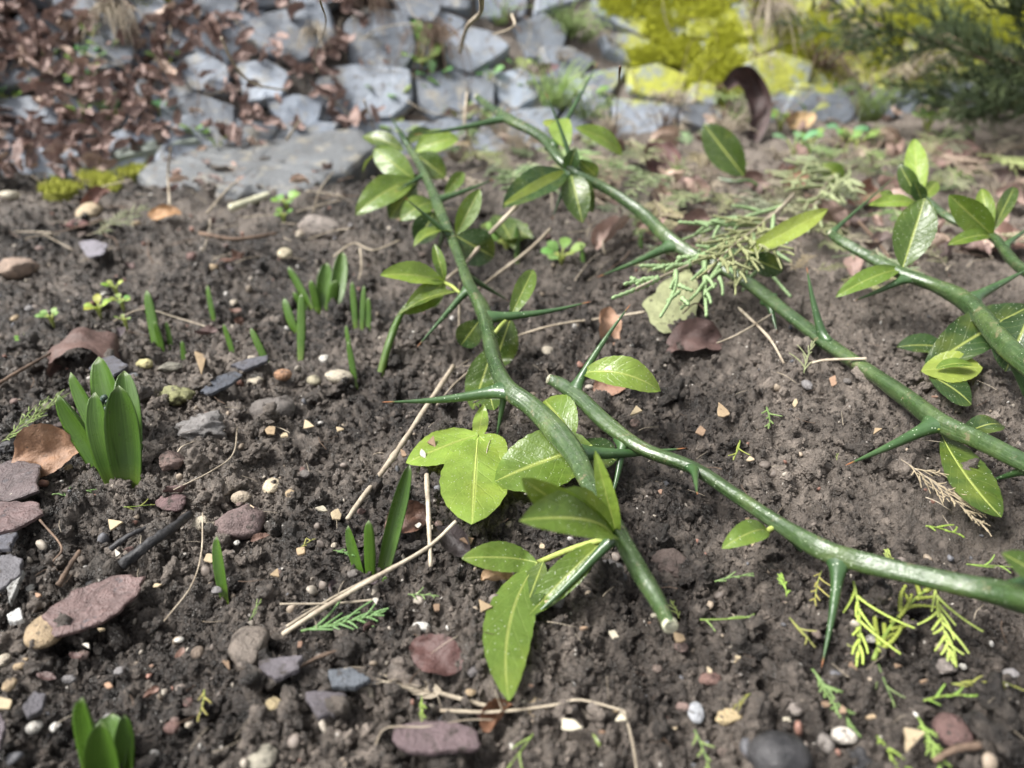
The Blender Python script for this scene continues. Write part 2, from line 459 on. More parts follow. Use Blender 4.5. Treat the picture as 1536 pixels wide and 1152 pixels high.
def ico(sub=2):
    import bmesh
    bm = bmesh.new(); bmesh.ops.create_icosphere(bm, subdivisions=sub, radius=1)
    V = np.array([v.co[:] for v in bm.verts]); F = [tuple(v.index for v in f.verts) for f in bm.faces]
    bm.free(); return V, F
ICO2, ICO3, ICO1, ICO4 = ico(2), ico(3), ico(1), ico(4)
def rock_geo(seed, angular=0.6, rough=0.1, sub=3):
    V0, F = {1: ICO1, 2: ICO2, 3: ICO3, 4: ICO4}[sub]
    rs = np.random.RandomState(seed)
    n = rs.normal(size=(11, 3)); n /= np.linalg.norm(n, axis=1)[:, None]
    d = rs.uniform(0.62, 1.0, 11)
    dots = V0 @ n.T
    with np.errstate(divide='ignore', invalid='ignore'):
        rr = np.where(dots > 0.05, d / dots, 9)
    rad = np.minimum(rr.min(axis=1), 1.15)
    rad = 1 * (1 - angular) + rad * angular
    nz = fbm(V0[:, 0] * 2.2 + seed * 1.3, V0[:, 1] * 2.2 + V0[:, 2] * 1.9, seed, 3) - 0.45
    nf = fbm(V0[:, 0] * 7 + seed, V0[:, 2] * 7 + V0[:, 1] * 5, seed + 3, 2) - 0.4
    ng = fbm(V0[:, 0] * 19 + seed, V0[:, 1] * 19 + V0[:, 2] * 13, seed + 5, 2) - 0.4 if sub > 3 else 0
    return V0 * (rad * (1 + rough * 2.4 * nz + rough * nf + rough * 0.5 * ng))[:, None], F

def slab_geo(poly, nrm, thick, proud, seed, rough=0.12, nb=36, dome=0.15, jag=0.05):
    """an irregular flat stone or flake: polygon in space, top face proud of it along nrm, sides going down"""
    poly = [np.array(p, float) for p in poly]
    c = np.mean(poly, axis=0); nrm = np.array(nrm, float); nrm /= np.linalg.norm(nrm)
    segs = []
    k = len(poly); per = np.array([np.linalg.norm(poly[(i + 1) % k] - poly[i]) for i in range(k)])
    tot = per.sum(); cum = np.concatenate([[0], np.cumsum(per)])
    bp = []
    for s in np.linspace(0, tot, nb, endpoint=False):
        i = min(np.searchsorted(cum, s, 'right') - 1, k - 1); f = (s - cum[i]) / per[i]
        bp.append(poly[i] * (1 - f) + poly[(i + 1) % k] * f)
    bp = np.array(bp); bp = bp - np.outer((bp - c) @ nrm, nrm)
    bp = 0.7 * bp + 0.15 * (np.roll(bp, 1, 0) + np.roll(bp, -1, 0))
    rs = np.random.RandomState(seed)
    jj = rs.uniform(-1, 1, nb) * jag; jj = 0.6 * jj + 0.4 * np.roll(jj, 1)
    bp = c + (bp - c) * (1 + jj)[:, None]
    size = math.sqrt(tot * tot / 16)
    todo = []; V = []; rings = [(1.0, -thick), (1.02, proud * 0.25), (0.985, proud * 0.8), (0.93, proud), (0.75, None), (0.5, None), (0.25, None)]
    for f, h in rings:
        for q in range(nb):
            p = c + (bp[q] - c) * f
            hh = proud * (1 + dome * (1 - f)) if h is None else h
            if h is None or h > 0.5 * proud:
                todo.append(len(V))
            V.append(p + nrm * hh)
    Vn = np.array(V); q_ = Vn[todo]
    nz = fbm(q_[:, 0] * 38 + seed, q_[:, 1] * 38 + q_[:, 2] * 21, seed, 3) - 0.45
    Vn[todo] += np.outer(size * rough * (0.5 * nz + 0.5 * np.floor(nz * 6) / 6), nrm)
    V = list(Vn)
    V.append(c + nrm * proud * (1 + dome))
    F = []
    for r_ in range(len(rings) - 1):
        for q in range(nb):
            q2 = (q + 1) % nb
            F.append((r_ * nb + q, r_ * nb + q2, (r_ + 1) * nb + q2, (r_ + 1) * nb + q))
    b = (len(rings) - 1) * nb
    for q in range(nb): F.append((b + q, b + (q + 1) % nb, len(V) - 1))
    F.append(tuple(range(nb - 1, -1, -1)))
    # orientation: outward
    e1 = bp[1] - bp[0]; 
    if np.dot(np.cross(bp[0] - c, bp[nb // 4] - c), nrm) < 0: F = [tuple(reversed(f)) for f in F]
    return V, F

# ------------------------------------------------------------------ the ground: one sheet, fine where it can be seen closely
def build_ground():
    rows = list(np.linspace(-6, -0.2, 8)) + list(np.linspace(0.0, 0.075, 6))
    y = 0.085
    while y < 1.62: rows.append(y); y *= 1.0042
    rows += list(np.geomspace(1.7, 14, 14))
    cols = np.concatenate([-1 - np.linspace(1, 0.08, 12) ** 1.5 * 10, np.linspace(-1, 1, 760), 1 + np.linspace(0.08, 1, 12) ** 1.5 * 10])
    Y = np.array(rows)[:, None]; wdt = 0.15 + 0.65 * np.clip(Y, 0.0, 1.7)
    core = np.clip(cols, -1, 1)[None, :] * wdt
    X = core + (cols - np.clip(cols, -1, 1))[None, :]
    Y = np.broadcast_to(Y, X.shape)
    x = X.ravel(); y = Y.ravel()
    z = h_low(x, y) + crumbs(x, y)
    nr, nc = X.shape
    V = np.column_stack([x, y, z])
    i = np.arange(nr - 1)[:, None] * nc + np.arange(nc - 1)[None, :]
    Q = np.stack([i, i + 1, i + nc + 1, i + nc], axis=-1).reshape(-1, 4)
    me = bpy.data.meshes.new('ground')
    me.vertices.add(len(V)); me.vertices.foreach_set('co', V.ravel().astype(np.float32))
    me.loops.add(Q.size); me.loops.foreach_set('vertex_index', Q.ravel().astype(np.int32))
    me.polygons.add(len(Q)); me.polygons.foreach_set('loop_start', np.arange(0, Q.size, 4, dtype=np.int32))
    me.polygons.foreach_set('use_smooth', np.ones(len(Q), bool))
    me.update(); me.validate()
    o = obj('ground', me, M_SOIL); o['kind'] = 'structure'; o['label'] = 'dark crumbly garden soil rising to a stony bank'
    return o
build_ground()

# ------------------------------------------------------------------ loose crumbs and grit, too many to count
def instancer(name, protos, pos, rot, scl, idx, label, parent=None):
    coll = bpy.data.collections.new(name + '_shapes')
    for p in protos: coll.objects.link(p)
    me = bpy.data.meshes.new(name)
    me.vertices.add(len(pos)); me.vertices.foreach_set('co', np.asarray(pos, np.float32).ravel())
    for nm, typ, data, key in (('rot', 'FLOAT_VECTOR', rot, 'vector'), ('scl', 'FLOAT_VECTOR', scl, 'vector'), ('idx', 'INT', idx, 'value')):
        at = me.attributes.new(nm, typ, 'POINT'); at.data.foreach_set(key, np.asarray(data).ravel())
    me.update()
    o = bpy.data.objects.new(name, me); COL.objects.link(o)
    o['kind'] = 'stuff'; o['label'] = label
    ng = bpy.data.node_groups.new(name, 'GeometryNodeTree')
    ng.interface.new_socket('Geometry', in_out='INPUT', socket_type='NodeSocketGeometry')
    ng.interface.new_socket('Geometry', in_out='OUTPUT', socket_type='NodeSocketGeometry')
    gi = ng.nodes.new('NodeGroupInput'); go = ng.nodes.new('NodeGroupOutput')
    ci = ng.nodes.new('GeometryNodeCollectionInfo'); ci.inputs['Collection'].default_value = coll
    ci.inputs['Separate Children'].default_value = True; ci.inputs['Reset Children'].default_value = True
    ip = ng.nodes.new('GeometryNodeInstanceOnPoints'); ip.inputs['Pick Instance'].default_value = True
    def attr(nm, dt):
        a = ng.nodes.new('GeometryNodeInputNamedAttribute'); a.data_type = dt; a.inputs['Name'].default_value = nm
        return a.outputs['Attribute']
    L = ng.links.new
    L(gi.outputs[0], ip.inputs['Points']); L(ci.outputs[0], ip.inputs['Instance'])
    L(attr('idx', 'INT'), ip.inputs['Instance Index'])
    L(attr('rot', 'FLOAT_VECTOR'), ip.inputs['Rotation']); L(attr('scl', 'FLOAT_VECTOR'), ip.inputs['Scale'])
    L(ip.outputs[0], go.inputs[0])
    md = o.modifiers.new('scatter', 'NODES'); md.node_group = ng
    return o

NPR = np.random.RandomState(11)
def in_view_xy(n, ymin, ymax, power=1.0):
    """random spots on the bed, denser towards the camera as power grows"""
    y = ymin + (ymax - ymin) * NPR.rand(n) ** power
    x = (NPR.rand(n) * 2 - 1) * (0.12 + 0.62 * y)
    return x, y
def clump_geo(seed, sub):
    """a crumb of soil: several grains stuck together"""
    V0, F = {1: ICO1, 2: ICO2, 3: ICO3, 4: ICO4}[sub]
    rs = np.random.RandomState(seed)
    rad = np.full(len(V0), 0.45)
    for _ in range(9):
        c = rs.normal(size=3); c *= rs.uniform(0.35, 0.75) / np.linalg.norm(c); r = rs.uniform(0.2, 0.5)
        bq = V0 @ c; disc = bq * bq - (c @ c - r * r)
        rad = np.maximum(rad, np.where(disc > 0, bq + np.sqrt(np.maximum(disc, 0)), 0))
    nz = fbm(V0[:, 0] * 6 + seed, V0[:, 1] * 6 + V0[:, 2] * 4.7, seed, 3) - 0.45
    ng = fbm(V0[:, 0] * 17 + seed, V0[:, 1] * 17 + V0[:, 2] * 12, seed + 9, 3) - 0.45
    return V0 * (np.clip(rad, 0.4, 1.1) * (1 + 0.75 * nz + (0.55 * ng if sub > 3 else 0.35 * ng)))[:, None], F
def crumb_protos(tag_, n, sub, mat):
    out = []
    for k in range(n):
        V, F = clump_geo(100 + k * 7 + sub, sub)
        V = V * np.array([1.1, 0.95, 0.85])
        me = mesh_from(tag_, V, F, smooth=sub > 2); me.materials.append(mat)
        out.append(bpy.data.objects.new(tag_, me))
    return out
def scatter_crumbs(name, sets, mat, label, sub):
    pr = crumb_protos(name + '_piece', 9, sub, mat)
    xs, ys, ss = [], [], []
    for n, y0, y1, pw, s0, s1 in sets:
        x, y = in_view_xy(n, y0, y1, pw)
        dens = vnoise(x * 17, y * 17, 31) + 0.35 * NPR.rand(n)
        keep = (dens > 0.42) & (bank_s(x, y) < 0.05)
        if s1 > 0.006: keep &= NPR.rand(n) < np.clip(0.75 - 1.6 * (x - 0.02), 0.22, 1)
        x, y = x[keep], y[keep]
        xs.append(x); ys.append(y); ss.append(s0 * (s1 / s0) ** (NPR.rand(len(x)) ** 2.0))
    x = np.concatenate(xs); y = np.concatenate(ys); s = np.concatenate(ss) / 2
    z = h_low(x, y) + crumbs(x, y) + s * 0.25
    n = len(x)
    sc = s[:, None] * (0.75 + 0.5 * NPR.rand(n, 3))
    return instancer(name, pr, np.column_stack([x, y, z]), NPR.rand(n, 3) * 6.28, sc.astype(np.float32), NPR.randint(0, 9, n).astype(np.int32), label)
scatter_crumbs('soil_clods', [(2000, 0.1, 1.0, 1.3, 0.006, 0.019)], M_CRUMB, 'dark lumpy clods of moist soil', 4)
scatter_crumbs('soil_crumbs', [(15000, 0.09, 0.95, 1.2, 0.0024, 0.008), (90000, 0.09, 0.66, 1.1, 0.0009, 0.0030)], M_CRUMB, 'fine dark soil crumbs covering the bed', 2)

def grit():
    cols = [(0.34, 0.30, 0.25), (0.26, 0.21, 0.16), (0.18, 0.15, 0.13), (0.46, 0.44, 0.41), (0.24, 0.13, 0.10), (0.11, 0.11, 0.12)]
    pr = []
    for k in range(6):
        V, F = rock_geo(300 + k, 0.7, 0.12, 2); V = V * np.array([1, 0.8, 0.55])
        me = mesh_from('grit_piece', V, F); c = cols[k]
        me.materials.append(mk_simple('grit_stone', tuple(q * 0.7 for q in c), c, 400, 0.6, 0.0005))
        pr.append(bpy.data.objects.new('grit_piece', me))
    x, y = in_view_xy(2600, 0.09, 0.95, 1.2)
    left = np.clip(0.75 - x * 1.2, 0.25, 1.0); keep = (NPR.rand(len(x)) < left) & (bank_s(x, y) < 0.02)
    x, y = x[keep], y[keep]; n = len(x)
    s = 0.0008 * (0.0034 / 0.0008) ** (NPR.rand(n) ** 2.2)
    z = h_low(x, y) + crumbs(x, y) + s * 0.3
    instancer('grit', pr, np.column_stack([x, y, z]), NPR.rand(n, 3) * 6.28, (s[:, None] * np.ones(3)).astype(np.float32),
              NPR.choice(6, n, p=[0.22, 0.2, 0.25, 0.09, 0.1, 0.14]).astype(np.int32), 'fine pale and brown grit strewn over the soil')
grit()

# ------------------------------------------------------------------ the stone bank behind the bed
def bank_normal(p, tilt=0.0, rs=RND):
    n = Vector((-BN[0] * BANK_SLOPE, -BN[1] * BANK_SLOPE, 1)).normalized()
    return (n + Vector((rs.uniform(-tilt, tilt), rs.uniform(-tilt, tilt), rs.uniform(-tilt, tilt)))).normalized()

bank = empty('stone_bank', (float(B0[0]), float(B0[1]), H1(*B0)))
tag(bank, 'sloping dry bank of blue-grey slate stones behind the soil bed', 'stone bank')
SLATES = [
 [(355, 52), (395, 28), (440, 22), (488, 18), (503, 78), (448, 96), (402, 84)],
 [(518, 45), (545, 24), (608, 30), (624, 78), (606, 112), (560, 108), (528, 100)],
 [(503, 105), (540, 108), (612, 118), (616, 158), (590, 182), (530, 186), (508, 160)],
 [(664, 74), (700, 46), (738, 62), (762, 82), (742, 96), (702, 118), (672, 100)],
 [(588, 0), (640, -14), (660, 14), (648, 40), (604, 34)],
 [(120, 66), (168, 60), (208, 78), (204, 106), (160, 112), (124, 96)],
 [(246, 164), (292, 150), (352, 168), (350, 200), (284, 206), (248, 196)],
 [(8, 160), (52, 152), (78, 168), (72, 196), (34, 208), (8, 190)],
 [(268, 100), (306, 92), (346, 112), (342, 142), (290, 140)],
 [(886, 8), (926, -10), (972, 24), (970, 64), (932, 52), (898, 38)],
 [(1104, 112), (1150, 92), (1202, 108), (1200, 160), (1174, 184), (1128, 156)],
 [(1024, 42), (1056, 34), (1078, 50), (1062, 64), (1030, 60)],
 [(898, 66), (940, 60), (998, 84), (992, 104), (940, 100), (904, 88)],
 [(938, 118), (980, 106), (1024, 122), (1018, 152), (976, 156), (944, 142)],
 [(744, 122), (776, 112), (806, 128), (804, 156), (770, 172), (746, 150)],
 [(624, 124), (672, 118), (704, 140), (694, 172), (650, 182), (628, 160)],
 [(1108, -4), (1150, -14), (1186, 6), (1176, 30), (1124, 28)],
 [(1218, 4), (1252, -6), (1276, 14), (1262, 38), (1226, 34)],
 [(1030, 138), (1056, 128), (1080, 144), (1066, 166), (1034, 162)],
 [(358, 106), (402, 100), (434, 120), (424, 152), (372, 160)],
 [(176, 4), (226, -10), (254, 16), (240, 50), (196, 40)],
 [(292, 0), (340, -14), (366, 14), (344, 44), (304, 44)],
 [(444, -4), (492, -20), (514, 4), (494, 14), (452, 16)],
 [(828, 136), (864, 128), (888, 148), (872, 172), (836, 168)],
 [(700, 128), (738, 134), (738, 164), (708, 160)],
 [(1104, 34), (1148, 40), (1160, 74), (1126, 88), (1104, 66)],
 [(1252, 84), (1286, 74), (1304, 92), (1288, 112), (1256, 108)],
 [(1452, 78), (1500, 70), (1530, 100), (1506, 132), (1462, 118)],
 [(1478, 6), (1520, 0), (1546, 24), (1520, 44), (1484, 36)],
 [(770, 44), (812, 34), (846, 54), (838, 84), (792, 88)],
 [(80, 0), (120, -16), (150, 10), (130, 36), (90, 30)],
 [(402, 158), (446, 150), (486, 162), (478, 190), (424, 192)],
 [(806, 84), (850, 78), (884, 96), (868, 122), (822, 118)],
 [(1008, 168), (1050, 164), (1082, 180), (1060, 196), (1016, 190)],
 [(1300, 120), (1342, 112), (1372, 132), (1356, 156), (1310, 150)],
]
centres = []
def slate_colour():
    b = RND.uniform(0.14, 0.29); t = RND.random()
    return (b * 0.86, b * (0.97 + 0.03 * t), b * (1.14 + 0.08 * t))
for k, poly in enumerate(SLATES):
    pts = [G(u, v) for u, v in poly]
    c = sum(pts, Vector()) / len(pts)
    w = max((a - c).length for a in pts); centres.append((c, w))
    n = bank_normal(c, 0.10)
    me_ = slab_geo([c + (p - n * n.dot(p - c) - c) * 1.07 for p in pts], n, 0.06, 0.013, 400 + k, 0.045, 44, 0.03, 0.035)
    child('stone', mesh_from('stone', *me_, smooth=False), M_SLATE, bank, slate_colour())
# irregular courses of slabs packed between and beyond those
SL3 = [[G(u, v) for u, v in p] for p in SLATES]
NA, NS = 34, 8; A0, DA, DS = -0.80, 0.086, 0.054
def corner(i, j):
    r = random.Random(i * 131 + j * 7 + 5)
    a = A0 + (i + (0.5 if j % 2 else 0) + r.uniform(-.30, .30)) * DA; q = -0.004 + (j + r.uniform(-.24, .24) * (j > 0)) * DS
    x, y = B0 + BD * a + BN * q
    return Vector((x, y, H1(x, y)))
for j in range(NS):
    for i in range(NA):
        if j % 2: pts = [corner(i, j), corner(i + 1, j), corner(i + 2, j + 1), corner(i + 1, j + 1)]
        else: pts = [corner(i, j), corner(i + 1, j), corner(i + 1, j + 1), corner(i, j + 1)]
        c = sum(pts, Vector()) / 4
        if any((c - q).length < r * 0.72 for q, r in centres[:len(SLATES)]): continue
        n = bank_normal(c, 0.12); pts = [c + (p - c) * RND.uniform(0.84, 0.99) for p in pts]
        me_ = slab_geo(pts, n, 0.05, RND.uniform(0.004, 0.010), 700 + i * 9 + j, 0.05, 32, 0.03, 0.04)
        child('stone', mesh_from('stone', *me_, smooth=False), M_SLATE, bank, slate_colour())
# the two flat edging rocks between bed and bank
def flat_rock(poly, label, col, thick, proud, seed, nb=60, up=None, rough=0.1, mat=None, name='rock', cat='rock', group=None, jag=0.05, dome=0.1, lift=0.0):
    pts = [G(u, v) for u, v in poly]
    c = sum(pts, Vector()) / len(pts)
    n = up if up is not None else (gnorm(c.x, c.y, 0.03) + Vector((RND.uniform(-.1, .1), RND.uniform(-.1, .1), 0))).normalized()
    pts = [p - n * n.dot(p - c) + n * lift for p in pts]
    V, F = slab_geo(pts, n, thick, proud, seed, rough, nb, dome, jag)
    return thing(name, mesh_from(name, V, F, smooth=False), mat or M_SLATE, c, label, cat, group, col)
flat_rock([(206, 268), (260, 236), (352, 222), (440, 224), (548, 222), (566, 246), (540, 274), (452, 286), (372, 292), (300, 304), (236, 294)],
          'broad low blue-grey slab edging the bed, soil heaped on its middle', (0.105, 0.112, 0.118), 0.03, 0.010, 31, nb=90, up=Vector((0, -0.22, 1)).normalized(), rough=0.05)
flat_rock([(160, 240), (220, 226), (300, 218), (308, 232), (230, 246), (176, 252)],
          'thin mossy slate ledge above the long edging rock', (0.20, 0.23, 0.20), 0.03, 0.015, 33, up=Vector((0, -0.4, 1)).normalized())

def soil_heap(u0, v0, u1, v1, label):
    p = G((u0 + u1) / 2, v1); w = px(u1 - u0, p) / 2
    V, F = clump_geo(77 + u0, 4); V = V / np.abs(V).max(axis=0) * np.array([w, w * 0.6, w * 0.5])
    o = obj('soil_clod', mesh_from('soil_clod', V, F), M_CRUMB); o.location = p + UP * (0.010 + w * 0.2); tag(o, label, 'clod')
soil_heap(382, 222, 440, 268, 'black crumbly soil heap on the middle of the edging slab')
soil_heap(318, 242, 352, 270, 'small soil clod beside the heap on the edging slab')
soil_heap(296, 276, 330, 300, 'soil clod against the front of the edging slab')
# moss cushions
def moss(poly, label, group, col, seed, fuzz=1500, hgt=0.003):
    pts = [G(u, v) for u, v in poly]
    c = sum(pts, Vector()) / len(pts)
    on_bank = bank_s(c.x, c.y) > 0.02
    n = bank_normal(c) if on_bank else UP.copy()
    e_ = 0.010 if on_bank else 0.004
    c = c + n * e_
    pts = [p + n * (e_ - n.dot(p + n * e_ - c)) for p in pts]
    V, F = slab_geo(pts, n, 0.02, hgt, seed, 0.045, 48, 0.6, 0.06)
    o = thing('moss_cushion', mesh_from('moss_cushion', V, F), M_MOSS, c, label, 'moss', group, tuple(q_ * 0.42 for q_ in col))
    rs = random.Random(seed); VV, FF = [], []
    for _ in range(fuzz):
        a, b = rs.choice(pts), rs.choice(pts); f = rs.random() ** 0.7
        p = c + (a * f + b * (1 - f) - c) * rs.uniform(0.1, 1.25) + n * hgt * 0.9
        d = (n + Vector((rs.uniform(-.8, .8), rs.uniform(-.8, .8), rs.uniform(-.5, .8)))).normalized()
        l = rs.uniform(0.003, 0.009); sd_ = d.cross(Vector((rs.random(), rs.random(), rs.random()))).normalized() * 0.0012
        q = p - c; i = len(VV); VV += [q - sd_, q + sd_, q + d * l]; FF.append((i, i + 1, i + 2))
    obj('moss_fuzz', mesh_from('moss_fuzz', VV, FF), M_MOSS, o, col)
YM = (0.46, 0.48, 0.055)
def around(u, v, ru, rv, k=7):
    return [(u + ru * math.cos(6.283 * i / k) * RND.uniform(0.88, 1.12), v + rv * math.sin(6.283 * i / k) * RND.uniform(0.88, 1.12)) for i in range(k)]
for i, (u, v, ru, rv) in enumerate([(1052, 30, 34, 24), (1072, 118, 34, 34), (1196, 78, 20, 18), (1305, 46, 30, 30), (1358, 30, 40, 32),
        (1398, 98, 26, 24), (1222, 58, 26, 26), (1516, 46, 26, 18), (932, 14, 34, 18), (984, 48, 18, 24), (1016, 84, 22, 16), (1148, 14, 20, 14),
        (1260, 62, 18, 18), (1086, 66, 22, 18), (1430, 40, 26, 26), (1320, 100, 20, 16), (1480, 52, 22, 18), (1010, 10, 22, 14), (960, 92, 18, 10), (1170, 50, 16, 18), (1245, 110, 18, 14)]):
    moss(around(u, v, ru * 1.3, rv * 1.2, 9), 'vivid yellow-green moss cushion growing on the slate bank', 'moss cushions on the slate bank', YM, 50 + i)
for i, (u, v, ru, rv) in enumerate([(225, 6, 34, 16), (90, 290, 30, 8), (150, 276, 30, 9), (205, 262, 26, 9), (246, 248, 24, 10)]):
    moss(around(u, v, ru, rv), 'low yellow-green moss strip along the edging rock' if i else 'single olive moss patch above the dead leaf litter', 'moss along the edging rock' if i else None, (0.40, 0.42, 0.08) if i else (0.26, 0.27, 0.03), 90 + i, 700, 0.001)

# ------------------------------------------------------------------ dead leaves
def dead_mesh(seed, curl=1.0, w=0.55):
    """a withered leaf about 1 unit long lying on z = 0, edges curled upward"""
    rs = random.Random(seed)
    V, F, U = leaf_geo((-0.5, 0, 0), (0.5, 0, 0), w, (0, 0, 1), 0.15, 0.0, rs.uniform(0.85, 1.15), 18, 5, 0.0, 0.04, rs.uniform(-.06, .06), seed, 0.7)
    cx = rs.uniform(-1.5, 2.4) * curl; cy = rs.uniform(1.2, 4.2) * curl; tw = rs.uniform(-1.2, 1.2) * curl
    out = []
    for x, y, z in V:
        z += 0.22 * w * (float(vnoise(x * 5 + seed, y * 6 + seed, 3)) - 0.5) + 0.10 * w * (float(vnoise(x * 13 + seed, y * 13, 4)) - 0.5)
        a = y * cy; r = 1 / max(abs(cy), 1e-3)
        y2, z2 = math.sin(a) * r + 0 * z, (1 - math.cos(a)) * r + z
        b = x * cx; rx = 1 / max(abs(cx), 1e-3)
        x3 = math.sin(b) * rx; z3 = z2 + (1 - math.cos(b)) * rx * (1 if cx > 0 else -0.5)
        t = tw * x; y4, z4 = y2 * math.cos(t) - z3 * math.sin(t), y2 * math.sin(t) + z3 * math.cos(t)
        out.append((x3, y4, z4))
    return mesh_from('dead_leaf', out, F, U)
DEADM = [dead_mesh(s, 1.0 + 0.1 * s, 0.45 + 0.02 * s) for s in range(16)]
for m in DEADM: m.materials.append(M_DEAD)
def dead_colour(rs=RND):
    return rs.choice([(0.25, 0.168, 0.143), (0.19, 0.130, 0.114), (0.32, 0.225, 0.190), (0.115, 0.082, 0.074), (0.40, 0.30, 0.24)])
def place_dead(u, v, size, label, group=None, mesh=None, col=None, n=None, yaw=None, lift=0.004, roll=0.0):
    p = G(u, v); n = n or gnorm(p.x, p.y)
    o = bpy.data.objects.new('dead_leaf', mesh or RND.choice(DEADM)); COL.objects.link(o)
    q = n.to_track_quat('Z', 'Y').to_matrix() @ Matrix.Rotation(RND.uniform(0, 6.28) if yaw is None else yaw, 3, 'Z') @ Matrix.Rotation(roll, 3, 'X')
    s = size * dep(p) / FPX if size > 1 else size
    o.matrix_world = Matrix.Translation(p + n * lift) @ (q @ Matrix.Scale(s, 3)).to_4x4()
    cc_ = col or dead_colour(); o.color = (*cc_, 1)
    if group:
        tone = 'tan' if cc_[0] > 0.35 else 'light brown' if cc_[0] > 0.28 else 'reddish brown' if cc_[0] > 0.22 else 'dark brown' if cc_[0] > 0.15 else 'blackish brown'
        label = label.replace('brown ', '') ; label = tone + ' ' + label; group = tone + ' ' + group
    return tag(o, label, 'dead leaf', group)
def in_any(u, v, polys):
    for p in polys:
        ins = False
        for i in range(len(p)):
            (x1, y1), (x2, y2) = p[i], p[i - 1]
            if (y1 > v) != (y2 > v) and u < (x2 - x1) * (v - y1) / (y2 - y1) + x1: ins = not ins
        if ins: return True
    return False
cnt = 0
while cnt < 215:
    u = -60 + 600 * RND.random() ** 1.4; v = RND.uniform(-25, 262)
    if u > 330 and RND.random() < 0.55: continue
    if v > (262 if u < 170 else 235) - max(0, u - 150) * 0.1: continue
    if in_any(u, v, SLATES) and RND.random() < 0.88: continue
    place_dead(u, v, RND.uniform(24, 46), 'curled brown dead leaf in the litter covering the stone bank', 'dead leaf litter on the bank',
               n=(bank_normal(None, 0.8)), lift=RND.uniform(0.016, 0.034), roll=RND.uniform(-1.2, 1.2))
    cnt += 1
VV, FF, n_ = [], [], 0
DV = [(np.array([v_.co[:] for v_ in m.vertices]), [tuple(f_.vertices) for f_ in m.polygons]) for m in [dead_mesh(70 + q_, 1.3, 0.5) for q_ in range(5)]]
while n_ < 760:
    u = -80 + 660 * RND.random() ** 1.3; v = RND.uniform(-25, 278)
    if v > (272 if u < 170 else 240) - max(0, u - 150) * 0.1 or (in_any(u, v, SLATES) and RND.random() < 0.93): continue
    p = G(u, v); n = bank_normal(None, 0.9); q = n.to_track_quat('Z', 'Y').to_matrix() @ Matrix.Rotation(RND.uniform(0, 6.28), 3, 'Z') @ Matrix.Rotation(RND.uniform(-1.2, 1.2), 3, 'X')
    vv, ff = RND.choice(DV); o_ = n_; b_ = len(VV)
    W_ = (np.array(q) @ (vv * px(RND.uniform(16, 38), p)).T).T + np.array(p + bank_normal(None) * RND.uniform(0.012, 0.030))
    VV.extend(map(tuple, W_)); FF.extend(tuple(i_ + b_ for i_ in f_) for f_ in ff); n_ += 1
lit = obj('leaf_litter', mesh_from('leaf_litter', VV, FF), M_DEAD, None, (0.22, 0.150, 0.130)); lit['kind'] = 'stuff'; lit['label'] = 'mass of small dead leaves matted over the stone bank'
for i in range(26):
    place_dead(RND.uniform(640, 1500), RND.uniform(150, 235), RND.uniform(26, 44), 'small withered leaf lodged at the foot of the slate bank',
               'withered leaves at the foot of the bank', lift=0.008)

